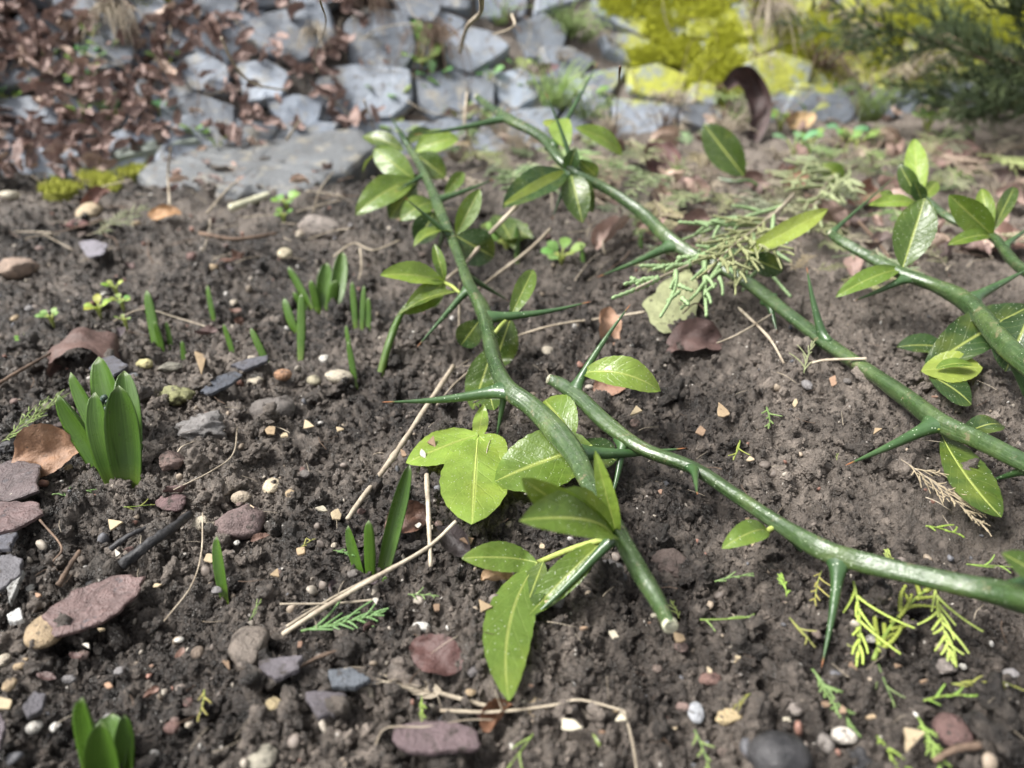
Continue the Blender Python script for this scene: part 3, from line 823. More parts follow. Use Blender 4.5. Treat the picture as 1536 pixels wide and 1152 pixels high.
# ------------------------------------------------------------------ the cut thorny branches
LEAFC = {'b': (0.205, 0.305, 0.050), 'm': (0.112, 0.182, 0.028), 'd': (0.056, 0.098, 0.018), 'k': (0.034, 0.070, 0.020), 'y': (0.300, 0.375, 0.075)}
class Branch:
    """a branch from a list of (pixel u, pixel v, height in metres, thickness in photo pixels)"""
    def __init__(self, name, label, pts, cuts=(True, False), k=0.61):
        pts = [(a_, b_, c_, d_ * k) for a_, b_, c_, d_ in pts]; self.px = pts
        self.w = [P(u, v, h) for u, v, h, _ in pts]
        self.d = [dep(p) for p in self.w]
        base = self.w[0]
        self.o = empty(name, base); tag(self.o, label, 'branch', 'cut thorny branches')
        self.rad = [0.5 * wd * dd / FPX for (_, _, _, wd), dd in zip(pts, self.d)]
        n = 14 * len(pts)
        C = spline([tuple(p) for p in self.w], n)
        r = np.interp(np.linspace(0, len(pts) - 1, n), range(len(pts)), self.rad)
        idx = np.arange(n)
        wob = 1 + 0.10 * (vnoise(idx * 0.13, np.full(n, len(pts) * 3.3), 5) - 0.5)
        V, F, U = tube(C, r * wob, 20, cap=True, wide=(0, 0, 1))
        V = np.array(V); cc = np.repeat(C, 20, axis=0)
        th = np.tile(np.arange(20) * 2 * math.pi / 20, n)
        ridge = 1 + 0.09 * np.cos(3 * th + np.repeat(idx * 0.05, 20))       # faint ridges along the stem
        V = cc + (V - cc) * ridge[:, None]
        child('stem', mesh_from('stem', V, F, U), M_STEM, self.o)
        self.C = C; self.r = r
        for k, on in ((0, cuts[0]), (-1, cuts[1])):
            if on:
                a = Vector(C[k]); t = (Vector(C[k]) - Vector(C[1 if k == 0 else -2])).normalized()
                t2 = (t + (CAMP - a).normalized() * 0.45).normalized(); rr = float(r[k]) * 1.08
                V, F, U = tube([a - t * 0.0015, a + t2 * rr * 0.12, a + t2 * rr * 0.17], [rr * 0.98, rr * 1.0, rr * 0.86], 18)
                child('cut_face', mesh_from('cut_face', V, F, U), M_CUT, self.o)
    def depth(self, u, v):
        best = None
        for i in range(len(self.px) - 1):
            a, b = self.px[i], self.px[i + 1]
            du, dv = b[0] - a[0], b[1] - a[1]
            f = min(1, max(0, ((u - a[0]) * du + (v - a[1]) * dv) / (du * du + dv * dv + 1e-9)))
            e = math.hypot(a[0] + du * f - u, a[1] + dv * f - v)
            if best is None or e < best[0]: best = (e, self.d[i] * (1 - f) + self.d[i + 1] * f)
        return best[1]
    def thorn(self, u, v, u2, v2, dd=0.0, w=14, bend=0.03, flare=1.9, g=False, parent=None):
        t = self.depth(u, v); a = R(u, v, t)
        i0 = int(np.argmin(np.linalg.norm(self.C - np.array(a), axis=1))); a = Vector(self.C[i0])   # rooted on the stem's axis
        b = G(u2, v2) if g else R(u2, v2, t + dd)
        L = b - a; n = 26
        nb = L.cross(Vector((0.3, 1, 0.2))).normalized()
        C = [a + L * s + nb * (bend * L.length * math.sin(math.pi * s)) for s in np.linspace(0, 1, n)]
        r0 = min(0.45 * w * t / FPX, 0.62 * float(self.r[i0])); pos = min(0.4, float(self.r[i0]) / max(L.length, 1e-3))
        s = np.linspace(0, 1, n)
        web = 1 + 1.5 * np.exp(-np.maximum(s - pos * 0.5, 0) * 14)                     # the base spreads into the stem along its length
        r = r0 * ((1 - s) ** 0.85 * web + 0.015)
        sd0 = self.C[min(i0 + 1, len(self.C) - 1)] - self.C[max(i0 - 1, 0)]
        V, F, U = tube(C, r, 14, wide=tuple(sd0), flat=[1.15 / q_ ** 0.85 for q_ in web])
        child('thorn', mesh_from('thorn', V, F, U), M_THORN, self.o)
        if not g:
            ln_ = L.normalized(); tb = Vector(sd0).normalized(); rr = 0.30 * float(self.r[i0])
            bc = a + ln_ * float(self.r[i0]) * 0.85 + tb * float(self.r[i0]) * 0.75
            child('bud', mesh_from('bud', [bc + Vector((x_[0] * rr, x_[1] * rr, x_[2] * rr * 0.8)) for x_ in ICO2[0]], ICO2[1]), M_RIB, self.o)
    def leaf(self, u, v, u2, v2, w, col='m', dd=0.0, n='c', fold=0.25, bend=0.10, a=1.0, h=None, petiole=None, sb=0.0, q=0.68, base_dd=0.0, rip=0.05):
        t = self.depth(u, v) + base_dd
        p, e = R(u, v, t), R(u2, v2, t + dd)
        if isinstance(n, str):
            cd = (CAMP - (p + e) / 2).normalized()
            n = cd if n == 'c' else UP if n == 'u' else (cd + UP * 0.8).normalized() if n == 'm' else (-cd + UP * 0.4)
        sd_ = RND.randint(0, 999)
        if w < 70: e = p + (e - p) * 1.12; w = w * 1.2
        V, F, U = leaf_geo(p, e, w * t / FPX, n, fold, bend, a, rip=rip, serr=0.035, side_bend=sb, seed=sd_, q=q)
        Va = np.array(V); fl = h_low(Va[:, 0], Va[:, 1]) + 0.0150          # rests on the soil where it reaches it
        low = Va[:, 2] < fl; kk = np.where(low, (fl - CAM_H) / np.minimum(Va[:, 2] - CAM_H, -0.01), 1.0)
        Va = np.array([0, 0, CAM_H]) + (Va - np.array([0, 0, CAM_H])) * kk[:, None]; V = [tuple(q_) for q_ in Va]
        c = LEAFC[col]; j = RND.uniform(0.88, 1.14)
        lf = child('leaf', mesh_from('leaf', V, F, U), M_LEAF, self.o, tuple(x * j for x in c))
        # raised midrib on the leaf
        m = 9; mid = [Vector(V[k * m + 4]) for k in range(0, 21)]
        Vr, Fr, Ur = tube([tuple(x) for x in mid], np.linspace(0.013, 0.003, 21) * w * t / FPX, 6, cap=False)
        rb = obj('midrib', mesh_from('midrib', Vr, Fr, Ur), M_RIB, lf)
        rb.data.transform(Matrix.Translation(-self.o.location))
        if petiole:
            t0 = self.depth(*petiole)
            Vp, Fp, Up_ = tube(spline([tuple(R(petiole[0], petiole[1], t0)), tuple((R(petiole[0], petiole[1], t0) + p) / 2 + UP * 0.001), tuple(p)], 8), 0.0011, 7)
            child('petiole', mesh_from('petiole', Vp, Fp, Up_), M_RIB, self.o)
        return lf
M_RIB = mk_simple('leaf_rib', (0.30, 0.38, 0.09), (0.42, 0.47, 0.14), 200, 0.45, 0.0004, 0.2)

A = Branch('thorny_branch', 'cut green thorny branch whose pale near end and many leaves reach the edging rock',
    [(1006, 940, 0.036, 36), (985, 898, 0.036, 42), (955, 850, 0.037, 45), (922, 790, 0.037, 44), (884, 728, 0.036, 46), (866, 690, 0.036, 52), (838, 652, 0.036, 58),
     (800, 612, 0.037, 50), (762, 582, 0.038, 46), (742, 540, 0.039, 36), (732, 500, 0.041, 35), (722, 462, 0.043, 38), (702, 425, 0.044, 27),
     (688, 385, 0.046, 24), (672, 345, 0.049, 22), (656, 306, 0.052, 27), (646, 280, 0.055, 20), (630, 247, 0.060, 18), (612, 218, 0.066, 17), (600, 198, 0.070, 14)], (True, True))
# thorns
A.thorn(758, 588, 573, 603, -0.004, 22, 0.04)
A.thorn(738, 474, 887, 452, 0.0, 20, -0.04)
A.thorn(653, 300, 742, 268, 0.01, 16, -0.02)
A.thorn(686, 352, 607, 296, -0.02, 14, 0.0)
A.thorn(690, 438, 625, 521, -0.02, 15, 0.0)
A.thorn(700, 412, 764, 452, 0.03, 13, 0.0)
A.thorn(745, 585, 744, 662, 0, 13, 0.0, g=True)
A.thorn(612, 222, 584, 172, 0.0, 11, 0.0)
A.thorn(888, 655, 1030, 672, 0.015, 24, -0.04, 1.4)
A.thorn(905, 812, 775, 948, 0, 17, 0.02, g=True)
A.thorn(640, 262, 592, 288, -0.02, 11, 0.0)
A.thorn(655, 345, 651, 400, 0, 11, 0.0, g=True)
# leaves at the far tip
A.leaf(606, 226, 550, 207, 24, 'd', 0.01, 'm')
A.leaf(622, 270, 568, 228, 34, 'm', 0.01, 'c', 0.15)
A.leaf(622, 270, 543, 316, 40, 'm', -0.02, 'm', 0.3, 0.12)
A.leaf(622, 228, 681, 210, 34, 'b', 0.0, 'm', 0.35, 0.1)
A.leaf(625, 232, 664, 262, 34, 'd', 0.0, 'c', 0.3, 0.05)
A.leaf(602, 238, 550, 256, 22, 'd', 0.01, 'u', 0.3, 0.25)
A.leaf(622, 275, 588, 322, 36, 'd', 0.0, 'c')
A.leaf(650, 304, 606, 328, 32, 'm', -0.01, 'm', 0.2, 0.18)
A.leaf(652, 318, 628, 360, 34, 'k', 0.005, 'c')
A.leaf(678, 350, 627, 368, 24, 'm', -0.02, 'u', 0.3, 0.16)
A.leaf(667, 291, 692, 262, 18, 'm', 0.01, 'c', 0.4)
A.leaf(684, 352, 716, 291, 26, 'm', 0.0, 'c', 0.35)
A.leaf(684, 354, 735, 382, 48, 'k', 0.01, 'c', 0.15, q=0.65)
A.leaf(608, 215, 648, 200, 22, 'd', 0.02, 'm')
A.leaf(628, 262, 600, 290, 26, 'k', 0.02, 'c')
# leaf group at the second node
A.leaf(667, 424, 581, 414, 34, 'b', -0.02, 'm', 0.45, 0.1, 1.1, petiole=(690, 440))
A.leaf(667, 424, 612, 466, 30, 'm', -0.02, 'c', 0.2)
A.leaf(667, 422, 653, 372, 17, 'm', 0.0, 'c', 0.5)
A.leaf(688, 438, 606, 470, 26, 'd', -0.01, 'u', 0.2)
A.leaf(668, 428, 640, 452, 26, 'd', 0.02, 'c', 0.2)
# leaves to the right of and behind the stem
A.leaf(764, 478, 796, 412, 26, 'm', 0.02, 'c', 0.4, petiole=(742, 500), base_dd=0.012)
A.leaf(766, 478, 742, 545, 44, 'd', 0.01, 'c', 0.2, base_dd=0.025)
A.leaf(720, 480, 694, 514, 34, 'k', 0.01, 'c', 0.2, base_dd=0.02)
A.leaf(740, 520, 712, 604, 42, 'd', 0.0, 'c', 0.15, base_dd=0.025)
A.leaf(732, 585, 740, 612, 26, 'd', 0.0, 'c', 0.15, base_dd=0.02)
# big trifoliate leaf resting on the soil
A.leaf(717, 652, 708, 786, 96, 'b', -0.045, 'm', 0.10, 0.06, 1.45, q=0.62, base_dd=0.02)
A.leaf(717, 652, 621, 690, 46, 'b', -0.005, 'm', 0.10, 0.05, 0.95, q=0.75, base_dd=0.025)
A.leaf(719, 654, 752, 690, 40, 'b', -0.005, 'm', 0.2, 0.05, base_dd=0.025)
A.leaf(726, 606, 717, 654, 20, 'b', -0.004, 'c', 0.3, 0.02, 1.2, base_dd=0.018)
A.leaf(888, 668, 742, 722, 96, 'm', 0.0, 'm', 0.12, 0.05, 0.9, q=0.6, base_dd=0.02)
A.leaf(862, 655, 822, 606, 56, 'm', 0.02, 'c', 0.15, q=0.6, base_dd=0.015)
A.leaf(866, 664, 918, 688, 40, 'k', 0.01, 'c', 0.2, base_dd=0.03)
# the leaf group nearest the cut end, lifted towards the camera
A.leaf(921, 806, 780, 780, 86, 'm', -0.036, (0.10, -0.45, 0.9), 0.5, 0.14, 1.25, q=0.62)
A.leaf(921, 804, 800, 728, 44, 'm', -0.030, (-0.2, -0.8, 0.5), 0.2, 0.05, 1.2, q=0.6)
A.leaf(926, 806, 896, 690, 24, 'b', -0.008, 'c', 0.35, 0.04, 0.85)
A.leaf(806, 844, 705, 838, 40, 'm', -0.010, 'm', 0.15, 0.10, q=0.72, base_dd=0.012, petiole=(915, 806))
A.leaf(806, 844, 768, 1028, 62, 'm', -0.018, 'm', 0.35, 0.12, 1.05, sb=0.10, q=0.7, base_dd=0.010)
A.leaf(905, 812, 806, 910, 40, 'm', -0.004, 'm', 0.3, 0.06, base_dd=0.004)
A.leaf(815, 842, 792, 902, 34, 'd', 0.004, 'c', 0.2, base_dd=0.02)

B = Branch('thorny_branch', 'glossy wet green thorny branch with a white cut end crossing beside the first branch',
    [(824, 569, 0.035, 24), (842, 577, 0.035, 32), (872, 600, 0.035, 38), (912, 638, 0.034, 40), (965, 674, 0.034, 35), (1040, 702, 0.034, 33), (1100, 740, 0.034, 34),
     (1170, 786, 0.035, 40), (1235, 824, 0.037, 54), (1290, 842, 0.038, 50), (1370, 862, 0.041, 48), (1450, 880, 0.044, 54), (1510, 893, 0.048, 66), (1580, 912, 0.054, 66), (1680, 945, 0.058, 62)])
B.thorn(868, 580, 946, 456, 0.01, 20, 0.02)
B.thorn(928, 668, 912, 762, 0, 22, 0.03, g=True)
B.thorn(1042, 698, 1046, 742, -0.03, 20, 0.0, 1.3)
B.thorn(1256, 838, 1232, 1002, 0, 26, 0.02, 2.0, g=True)
B.thorn(1160, 784, 1206, 832, 0.01, 20, 0.0, g=True)
B.thorn(1500, 900, 1570, 850, 0.0, 34, 0.0)
B.leaf(872, 560, 978, 584, 44, 'b', -0.005, 'm', 0.3, 0.24, 1.0, q=0.65, petiole=(868, 580))
B.leaf(1152, 796, 1090, 820, 32, 'm', -0.01, 'm', 0.2, 0.2, petiole=(1170, 790))
B.leaf(1560, 868, 1508, 834, 34, 'd', 0.0, 'm', 0.2)

C_ = Branch('thorny_branch', 'long arched thorny branch running from under the cedar sprig over bare soil',
    [(716, 146, 0.100, 15), (740, 164, 0.099, 17), (764, 180, 0.098, 26), (812, 206, 0.092, 25), (838, 238, 0.084, 26), (868, 262, 0.076, 24), (912, 284, 0.068, 24), (962, 318, 0.058, 30),
     (1006, 360, 0.049, 36), (1050, 388, 0.043, 28), (1112, 418, 0.038, 32), (1180, 470, 0.034, 31), (1240, 516, 0.033, 36), (1310, 562, 0.034, 36),
     (1362, 598, 0.036, 44), (1412, 634, 0.038, 52), (1470, 660, 0.041, 44), (1536, 694, 0.045, 44), (1620, 735, 0.050, 46)])
C_.thorn(758, 180, 620, 202, -0.02, 16, 0.02)
C_.thorn(832, 222, 898, 92, 0.05, 17, 0.0)
C_.thorn(858, 262, 818, 138, -0.01, 17, -0.02)
C_.thorn(850, 262, 828, 330, 0.0, 17, 0.0)
C_.thorn(1012, 366, 895, 416, -0.01, 20, 0.02)
C_.thorn(1242, 512, 1210, 400, 0.0, 20, 0.02)
C_.thorn(1408, 634, 1268, 698, -0.012, 24, 0.02)
C_.thorn(1150, 446, 1166, 500, 0, 18, 0.0, g=True)
C_.thorn(1560, 690, 1478, 724, 0.0, 18, 0.0, g=True)
C_.leaf(850, 258, 765, 306, 44, 'k', -0.03, 'm', 0.3, 0.06)
C_.leaf(848, 256, 764, 302, 14, 'y', -0.03, 'c', 0.1, 0.10)
C_.leaf(856, 258, 872, 326, 36, 'd', -0.01, 'c', 0.25)
C_.leaf(860, 258, 886, 312, 26, 'd', 0.0, 'c', 0.3)
C_.leaf(852, 258, 862, 226, 22, 'k', -0.01, 'c', 0.4)
C_.leaf(852, 226, 838, 184, 30, 'b', 0.03, 'c', 0.2)
C_.leaf(862, 192, 926, 228, 28, 'b', 0.02, 'm', 0.25, 0.12, base_dd=0.03)
C_.leaf(868, 240, 892, 262, 22, 'd', 0.02, 'c')
C_.leaf(852, 188, 818, 184, 10, 'y', 0.02, 'c', base_dd=0.02)
C_.leaf(1118, 380, 1229, 321, 26, 'y', 0.005, 'c', 0.2, 0.06, 1.0, base_dd=-0.01)
C_.leaf(1120, 384, 1168, 404, 30, 'k', 0.01, 'c', 0.2)
C_.leaf(1412, 652, 1492, 762, 50, 'd', -0.01, 'm', 0.3, 0.04, sb=0.06, base_dd=0.02)
C_.leaf(1436, 656, 1496, 640, 30, 'k', 0.02, 'm', 0.2, base_dd=0.02)

D = Branch('thorny_branch', 'thick forked thorny branch with upright leaf clusters lying on pale dry soil',
    [(1246, 350, 0.058, 18), (1262, 362, 0.057, 28), (1304, 386, 0.054, 30), (1352, 410, 0.052, 34), (1402, 428, 0.051, 36), (1444, 448, 0.051, 50), (1476, 478, 0.051, 50),
     (1510, 518, 0.052, 56), (1570, 570, 0.054, 58), (1660, 640, 0.056, 58)], k=0.55)
D.thorn(1360, 424, 1279, 452, -0.006, 18, 0.02)
D.thorn(1250, 338, 1347, 261, 0.03, 17, 0.0, 1.2)
D.thorn(1500, 540, 1556, 640, 0, 24, 0.0, g=True)
D.thorn(1452, 452, 1545, 402, 0.02, 30, 0.0, 1.6)
D.leaf(1354, 402, 1384, 308, 50, 'd', 0.0, 'c', 0.3, 0.02, 1.05, petiole=(1356, 416))
D.leaf(1350, 404, 1264, 441, 27, 'm', -0.01, 'm', 0.3, 0.1)
D.leaf(1386, 554, 1527, 470, 60, 'k', 0.006, 'm', 0.35, 0.05, q=0.7, base_dd=-0.004)
D.leaf(1382, 556, 1464, 552, 44, 'y', -0.006, 'm', 0.15, 0.06, base_dd=-0.006, q=0.7)
D.leaf(1392, 562, 1450, 602, 38, 'k', 0.0, 'm', 0.2, base_dd=0.012)
D.leaf(1545, 470, 1512, 548, 60, 'k', 0.0, 'c', 0.2)
D.leaf(1460, 548, 1410, 552, 22, 'm', 0.0, 'u', 0.2, base_dd=0.01)

E = Branch('thorny_branch', 'thin thorny side branch with fresh leaves beneath the dark conifer',
    [(1372, 286, 0.070, 14), (1396, 306, 0.066, 18), (1428, 330, 0.062, 18), (1462, 342, 0.060, 18), (1492, 358, 0.057, 22), (1520, 392, 0.054, 26), (1560, 420, 0.054, 28), (1640, 470, 0.054, 30)])
E.leaf(1378, 300, 1372, 218, 28, 'b', 0.02, 'c', 0.3, 0.02)
E.leaf(1376, 296, 1352, 252, 22, 'd', 0.0, 'c', 0.3)
E.leaf(1384, 302, 1372, 274, 18, 'k', -0.01, 'c')
E.leaf(1378, 308, 1311, 308, 20, 'b', -0.01, 'm', 0.2, 0.1)
E.leaf(1380, 304, 1402, 276, 18, 'm', 0.01, 'c')
E.leaf(1390, 318, 1360, 340, 22, 'm', -0.01, 'm')
E.leaf(1488, 352, 1431, 299, 36, 'm', -0.01, 'c', 0.25, 0.04)
E.leaf(1486, 354, 1429, 366, 20, 'm', -0.01, 'm', 0.2)
E.leaf(1486, 348, 1474, 290, 22, 'm', 0.01, 'c', 0.4)
E.leaf(1488, 348, 1518, 288, 20, 'd', 0.02, 'c', 0.4)
E.leaf(1340, 300, 1322, 290, 14, 'm', 0.0, 'm')
E.thorn(1500, 372, 1560, 330, 0.02, 12, 0.0)

# leaves that lie loose on the soil
def loose_leaf(u, v, u2, v2, w, col, label, lift=0.008, cat='leaf', fold=0.2, bend=0.08, tip_lift=0.0, q=0.75, group=None):
    p, e = G(u, v) + UP * lift, G(u2, v2) + UP * (lift + tip_lift)
    V, F, U = leaf_geo(p, e, px(w, p), (CAMP - p).normalized() * 0.5 + UP, fold, bend, 1.0, seed=RND.randint(0, 99), serr=0.03, q=q)
    o = thing('fallen_leaf', mesh_from('fallen_leaf', V, F, U), M_LEAF, G(u, v), label, cat, group, LEAFC[col])
    return o
loose_leaf(1342, 530, 1424, 534, 44, 'k', 'dull bluish green leaf flat on the soil behind the pale leaflet', 0.004)
loose_leaf(1560, 1078, 1490, 1070, 26, 'm', 'small dark green leaf tip above the oval red pebble', 0.03)
loose_leaf(1580, 1165, 1502, 1128, 56, 'b', 'bright lime leaf tip near the brown root in the corner', 0.035, q=0.6)
loose_leaf(720, 352, 800, 372, 40, 'd', 'grey-green leaf on the soil under the dry straw stalk', 0.008)
loose_leaf(742, 340, 772, 392, 34, 'd', 'dull leaf leaning on the small shoots behind the straw', 0.010)
loose_leaf(1060, 252, 1120, 262, 8, 'm', 'narrow green leaf edge lying in cedar litter', 0.01)
o = Branch('leafy_twig', 'short dark twig with one upright oval leaf by the standing dead leaf', [(1078, 268, 0.03, 8), (1100, 272, 0.03, 9), (1126, 272, 0.03, 9), (1150, 290, 0.02, 9)])
o.leaf(1116, 264, 1062, 194, 42, 'd', 0.0, 'c', 0.25, 0.05); o.leaf(1234, 246, 1262, 268, 26, 'm', 0.0, 'c', 0.2)
o.o['group'] = 'small twigs'

# ------------------------------------------------------------------ bulb shoots
def blade_geo(base, tip, w, face, thick=0.22, bend=0.05, tipround=0.35, cup=0.35, n=18, m=6):
    """a fleshy strap leaf, boat-shaped across, blunt at the tip, with real thickness"""
    base, tip, face = np.array(base), np.array(tip), np.array(face, float)
    L = tip - base; ln = np.linalg.norm(L); ax = L / ln
    side = np.cross(ax, face); side /= np.linalg.norm(side); nr = np.cross(side, ax)
    V, U = [], []
    for j in range(n + 1):
        t = j / n
        prof = (0.55 + 0.45 * math.sin(math.pi * min(1, 0.05 + t * 0.85))) * (1 if t < 1 - tipround else math.sqrt(max(0.0, 1 - ((t - 1 + tipround) / tipround) ** 2)) * 0.92 + 0.04)
        hw = w / 2 * prof
        c = base + L * t - nr * (bend * ln * math.sin(math.pi * t))
        ring = []
        for k in range(2 * m):
            th = 2 * math.pi * k / (2 * m)
            s = math.cos(th); e = math.sin(th)
            ring.append(c + side * hw * s + nr * (hw * cup * s * s + e * hw * thick))
            U.append((k / (2 * m), t))
        V += ring
    F = []; S = 2 * m
    for j in range(n):
        for k in range(S):
            F.append((j * S + k, j * S + (k + 1) % S, (j + 1) * S + (k + 1) % S, (j + 1) * S + k))
    F.append(tuple(range(S - 1, -1, -1))); F.append(tuple(n * S + k for k in range(S)))
    return V, F, U

def shoot(name, label, blades, bud=None, group=None, cat='shoot', root=None):
    """blades: (base u, v, tip u, v, width px, depth change of tip, facing)"""
    b0 = G(*(root or blades[0][:2]))
    o = empty(name, b0); tag(o, label, cat, group)
    for u, v, u2, v2, w, dd, fx in blades:
        p = G(u, v); t = dep(p); p = p - UP * 0.006
        e = R(u2, v2, t + dd)
        f = Vector((fx, -1, 0.25)).normalized()
        V, F, U = blade_geo(p, e, px(w * 1.08, p), f, thick=0.13 if w > 16 else 0.4, bend=RND.uniform(-0.03, 0.05), cup=0.62 if w > 16 else 0.15, tipround=0.26 if w > 16 else 0.16)
        child('leaf_blade', mesh_from('leaf_blade', V, F, U), M_SHOOT, o)
    if bud:
        u, v, r = bud; p = G(u, v + 60); c = R(u, v, dep(b0)); rr = px(r, c)
        VV, FF = [], []
        rs = random.Random(3)
        for k in range(46):                       # tight flower buds
            z = rs.uniform(-1, 1); a = rs.uniform(0, 6.28); q = math.sqrt(1 - z * z)
            bc = c + Vector((q * math.cos(a) * rr * 0.7, q * math.sin(a) * rr * 0.7, z * rr * 1.5))
            i = len(VV); VV += [bc + Vector(x) * rr * 0.30 for x in ICO1[0]]; FF += [tuple(y + i for y in f) for f in ICO1[1]]
        child('flower_bud', mesh_from('flower_bud', VV, FF), M_BUD, o)
    return o
shoot('hyacinth_shoot', 'stout hyacinth shoot with six broad dark green leaves round a bud', [
    (164, 712, 88, 592, 40, -0.004, -0.5), (172, 702, 106, 558, 30, 0.010, -0.3), (186, 700, 148, 535, 44, 0.016, 0.0),
    (194, 706, 186, 556, 36, 0.012, 0.5), (176, 722, 143, 588, 36, -0.008, -0.1), (190, 724, 178, 578, 44, -0.008, 0.35)], (165, 618, 17), root=(176, 716))
shoot('hyacinth_shoot', 'blunt young hyacinth shoot just breaking the soil by a dark hollow', [
    (138, 1160, 124, 1046, 40, -0.004, -0.4), (158, 1165, 168, 1070, 52, 0.010, 0.2), (160, 1185, 152, 1082, 46, -0.008, 0.1), (178, 1165, 186, 1072, 26, 0.004, 0.6)])
shoot('bulb_shoot', 'cluster of dark strap leaves sprouting before the small pebbles', [
    (482, 462, 490, 394, 22, 0.004, 0.1), (500, 462, 514, 378, 22, 0.012, 0.2), (470, 462, 432, 400, 13, 0.006, -0.4), (478, 464, 466, 420, 11, -0.004, 0.0), (492, 466, 504, 420, 16, -0.004, 0.3), (466, 466, 440, 438, 11, 0.0, -0.3)])
shoot('bulb_shoot', 'pair of slim dark shoots rising beside a flat slate flake', [
    (449, 532, 452, 440, 12, 0.004, 0.1), (448, 500, 426, 447, 14, 0.004, -0.3)])
shoot('bulb_shoot', 'tall narrow shoot at the far end of the seedling row, double at its base', [(236, 528, 220, 435, 15, 0.004, 0), (243, 527, 232, 482, 9, -0.002, 0)])
THIN = [((256, 525, 249, 482, 8), 'short thin shoot beside the tall double shoot'),
        ((274, 546, 273, 511, 8), 'tiny stub of a shoot between pebbles and grit'),
        ((321, 480, 311, 428, 9), 'thin shoot standing alone above a crawling pale root'),
        ((351, 537, 335, 486, 9), 'slim leaning shoot near the crawling root'),
        ((405, 546, 376, 492, 10), 'leaning shoot touching a flat slate flake'),
        ((336, 890, 325, 804, 17), 'single thick shoot in bare crumbly soil below the red-brown stone'),
        ((533, 572, 522, 512, 9), 'thin shoot beside the cream pebble'),
        ((551, 494, 552, 446, 9), 'thin dark shoot in the middle of the far trio'),
        ((533, 488, 528, 422, 9), 'tall thin dark shoot of the far trio'),
        ((541, 492, 546, 428, 8), 'slender dark shoot of the far trio'),
        ((526, 522, 519, 488, 7), 'very small dark shoot under the far trio'),
        ((776, 392, 774, 338, 8), 'dark thin shoot behind the crossed straws'),
        ((876, 394, 872, 366, 6), 'little shoot next to the fallen grey leaf'),
        ((960, 380, 962, 348, 7), 'little yellow-green shoot beneath the arched branch')]
for (u, v, u2, v2, w), lab in THIN:
    shoot('bulb_shoot', lab, [(u, v, u2, v2, w, 0.002, RND.uniform(-.3, .3))])
shoot('bulb_shoot', 'clump of three long green leaves in front of the straws', [
    (566, 866, 614, 696, 24, 0.006, 0.3), (546, 868, 522, 788, 17, 0.002, -0.3), (554, 868, 553, 780, 16, -0.004, 0.0)])
shoot('bulb_shoot', 'tiny pale shoot in front of the three-leaved clump', [(574, 880, 578, 864, 9, 0.0, 0)])
# the long arching blade below the second leaf group
p0 = G(566, 568); cc = [tuple(p0 - UP * 0.004), tuple(R(582, 520, dep(p0) + 0.004)), tuple(R(598, 478, dep(p0) + 0.010)), tuple(R(614, 454, dep(p0) + 0.014))]
V, F, U = tube(spline(cc, 26), np.interp(np.linspace(0, 1, 26), [0, .5, .9, 1], [px(6, p0), px(6, p0), px(4, p0), px(1, p0)]), 8)
thing('arching_grass', mesh_from('arching_grass', V, F, U), M_SHOOT, p0, 'long bright green arching blade under the yellow leaf pair', 'grass blade')
def low_weed(u, v, leaves, col, label, group=None, name='weed', spread=26, lw=15, lift=0.006):
    p = G(u, v); o = empty(name, p); tag(o, label, 'weed', group)
    for k in range(leaves):
        a = 6.283 * (k + RND.uniform(-.3, .3)) / leaves; l = px(spread * RND.uniform(0.7, 1.2), p)
        b = p + Vector((math.cos(a), math.sin(a), 0)) * l * 0.35 + UP * lift
        e = p + Vector((math.cos(a) * l, math.sin(a) * l, lift + RND.uniform(0, 0.5) * l))
        b.z = max(b.z, H1(b.x, b.y) + 0.003); e.z = max(e.z, H1(e.x, e.y) + 0.005)
        V, F, U = leaf_geo(b, e, px(lw, p), (0, -0.3, 1), 0.1, 0.1, 1.2, nv=8, nu=2, q=0.6)
        child('leaf', mesh_from('leaf', V, F, U), M_WEED, o, tuple(x * RND.uniform(0.8, 1.2) for x in col))
        V, F, U = tube(spline([tuple(p - UP * 0.003), tuple((p + b) / 2 + UP * 0.002), tuple(b)], 6), px(1.4, p), 5)
        child('stalk', mesh_from('stalk', V, F, U), M_RIB, o)
    return o
WG = (0.19, 0.30, 0.08); WY = (0.30, 0.40, 0.07)
for (u, v, n_, c_, lab, spr) in [(150, 472, 6, WY, 'yellowish creeping weed behind the curled brown leaf', 34), (80, 486, 5, WG, 'pale green weed seedling beside the curled brown leaf', 26),
        (185, 462, 5, WG, 'small weed rosette where the pink root begins', 24), (40, 520, 4, WG, 'tiny weed by the thin dark twig', 20), (190, 490, 3, WG, 'two-leaved seedling to the side of the curled leaf', 18),
        (430, 310, 5, WG, 'bright weed seedling by the pale bone-like stick', 22), (425, 330, 3, WG, 'reddish-stemmed seedling behind the round grey pebble', 16),
        (175, 440, 3, WY, 'lone seedling on a pale curved stem', 22), (842, 392, 6, WG, 'low rosette of narrow leaves behind the crossed straws', 30), (760, 372, 6, WG, 'leafy weed patch under the fallen grey leaf', 34),
        (690, 180, 6, WG, 'weed tuft at the foot of the slate', 30), (634, 96, 9, WG, 'light green weed tuft growing between two slates', 40)]:
    low_weed(u, v, n_, c_, lab, spread=spr * (0.68 if v > 430 else 1), lw=spr * (0.36 if v > 430 else 0.62))
for k in range(46):
    u, v = (RND.uniform(0, 330), RND.uniform(60, 240)) if k < 22 else (RND.uniform(1150, 1420), RND.uniform(150, 235)) if k < 36 else (RND.uniform(560, 900), RND.uniform(120, 215))
    low_weed(u, v, RND.choice([2, 3, 4]), RND.choice([WG, WG, (0.16, 0.30, 0.14)]), 'tiny green weed sprouting in the litter of the bank', 'weeds in the bank litter', spread=RND.uniform(18, 30), lw=RND.uniform(12, 18), lift=0.016)

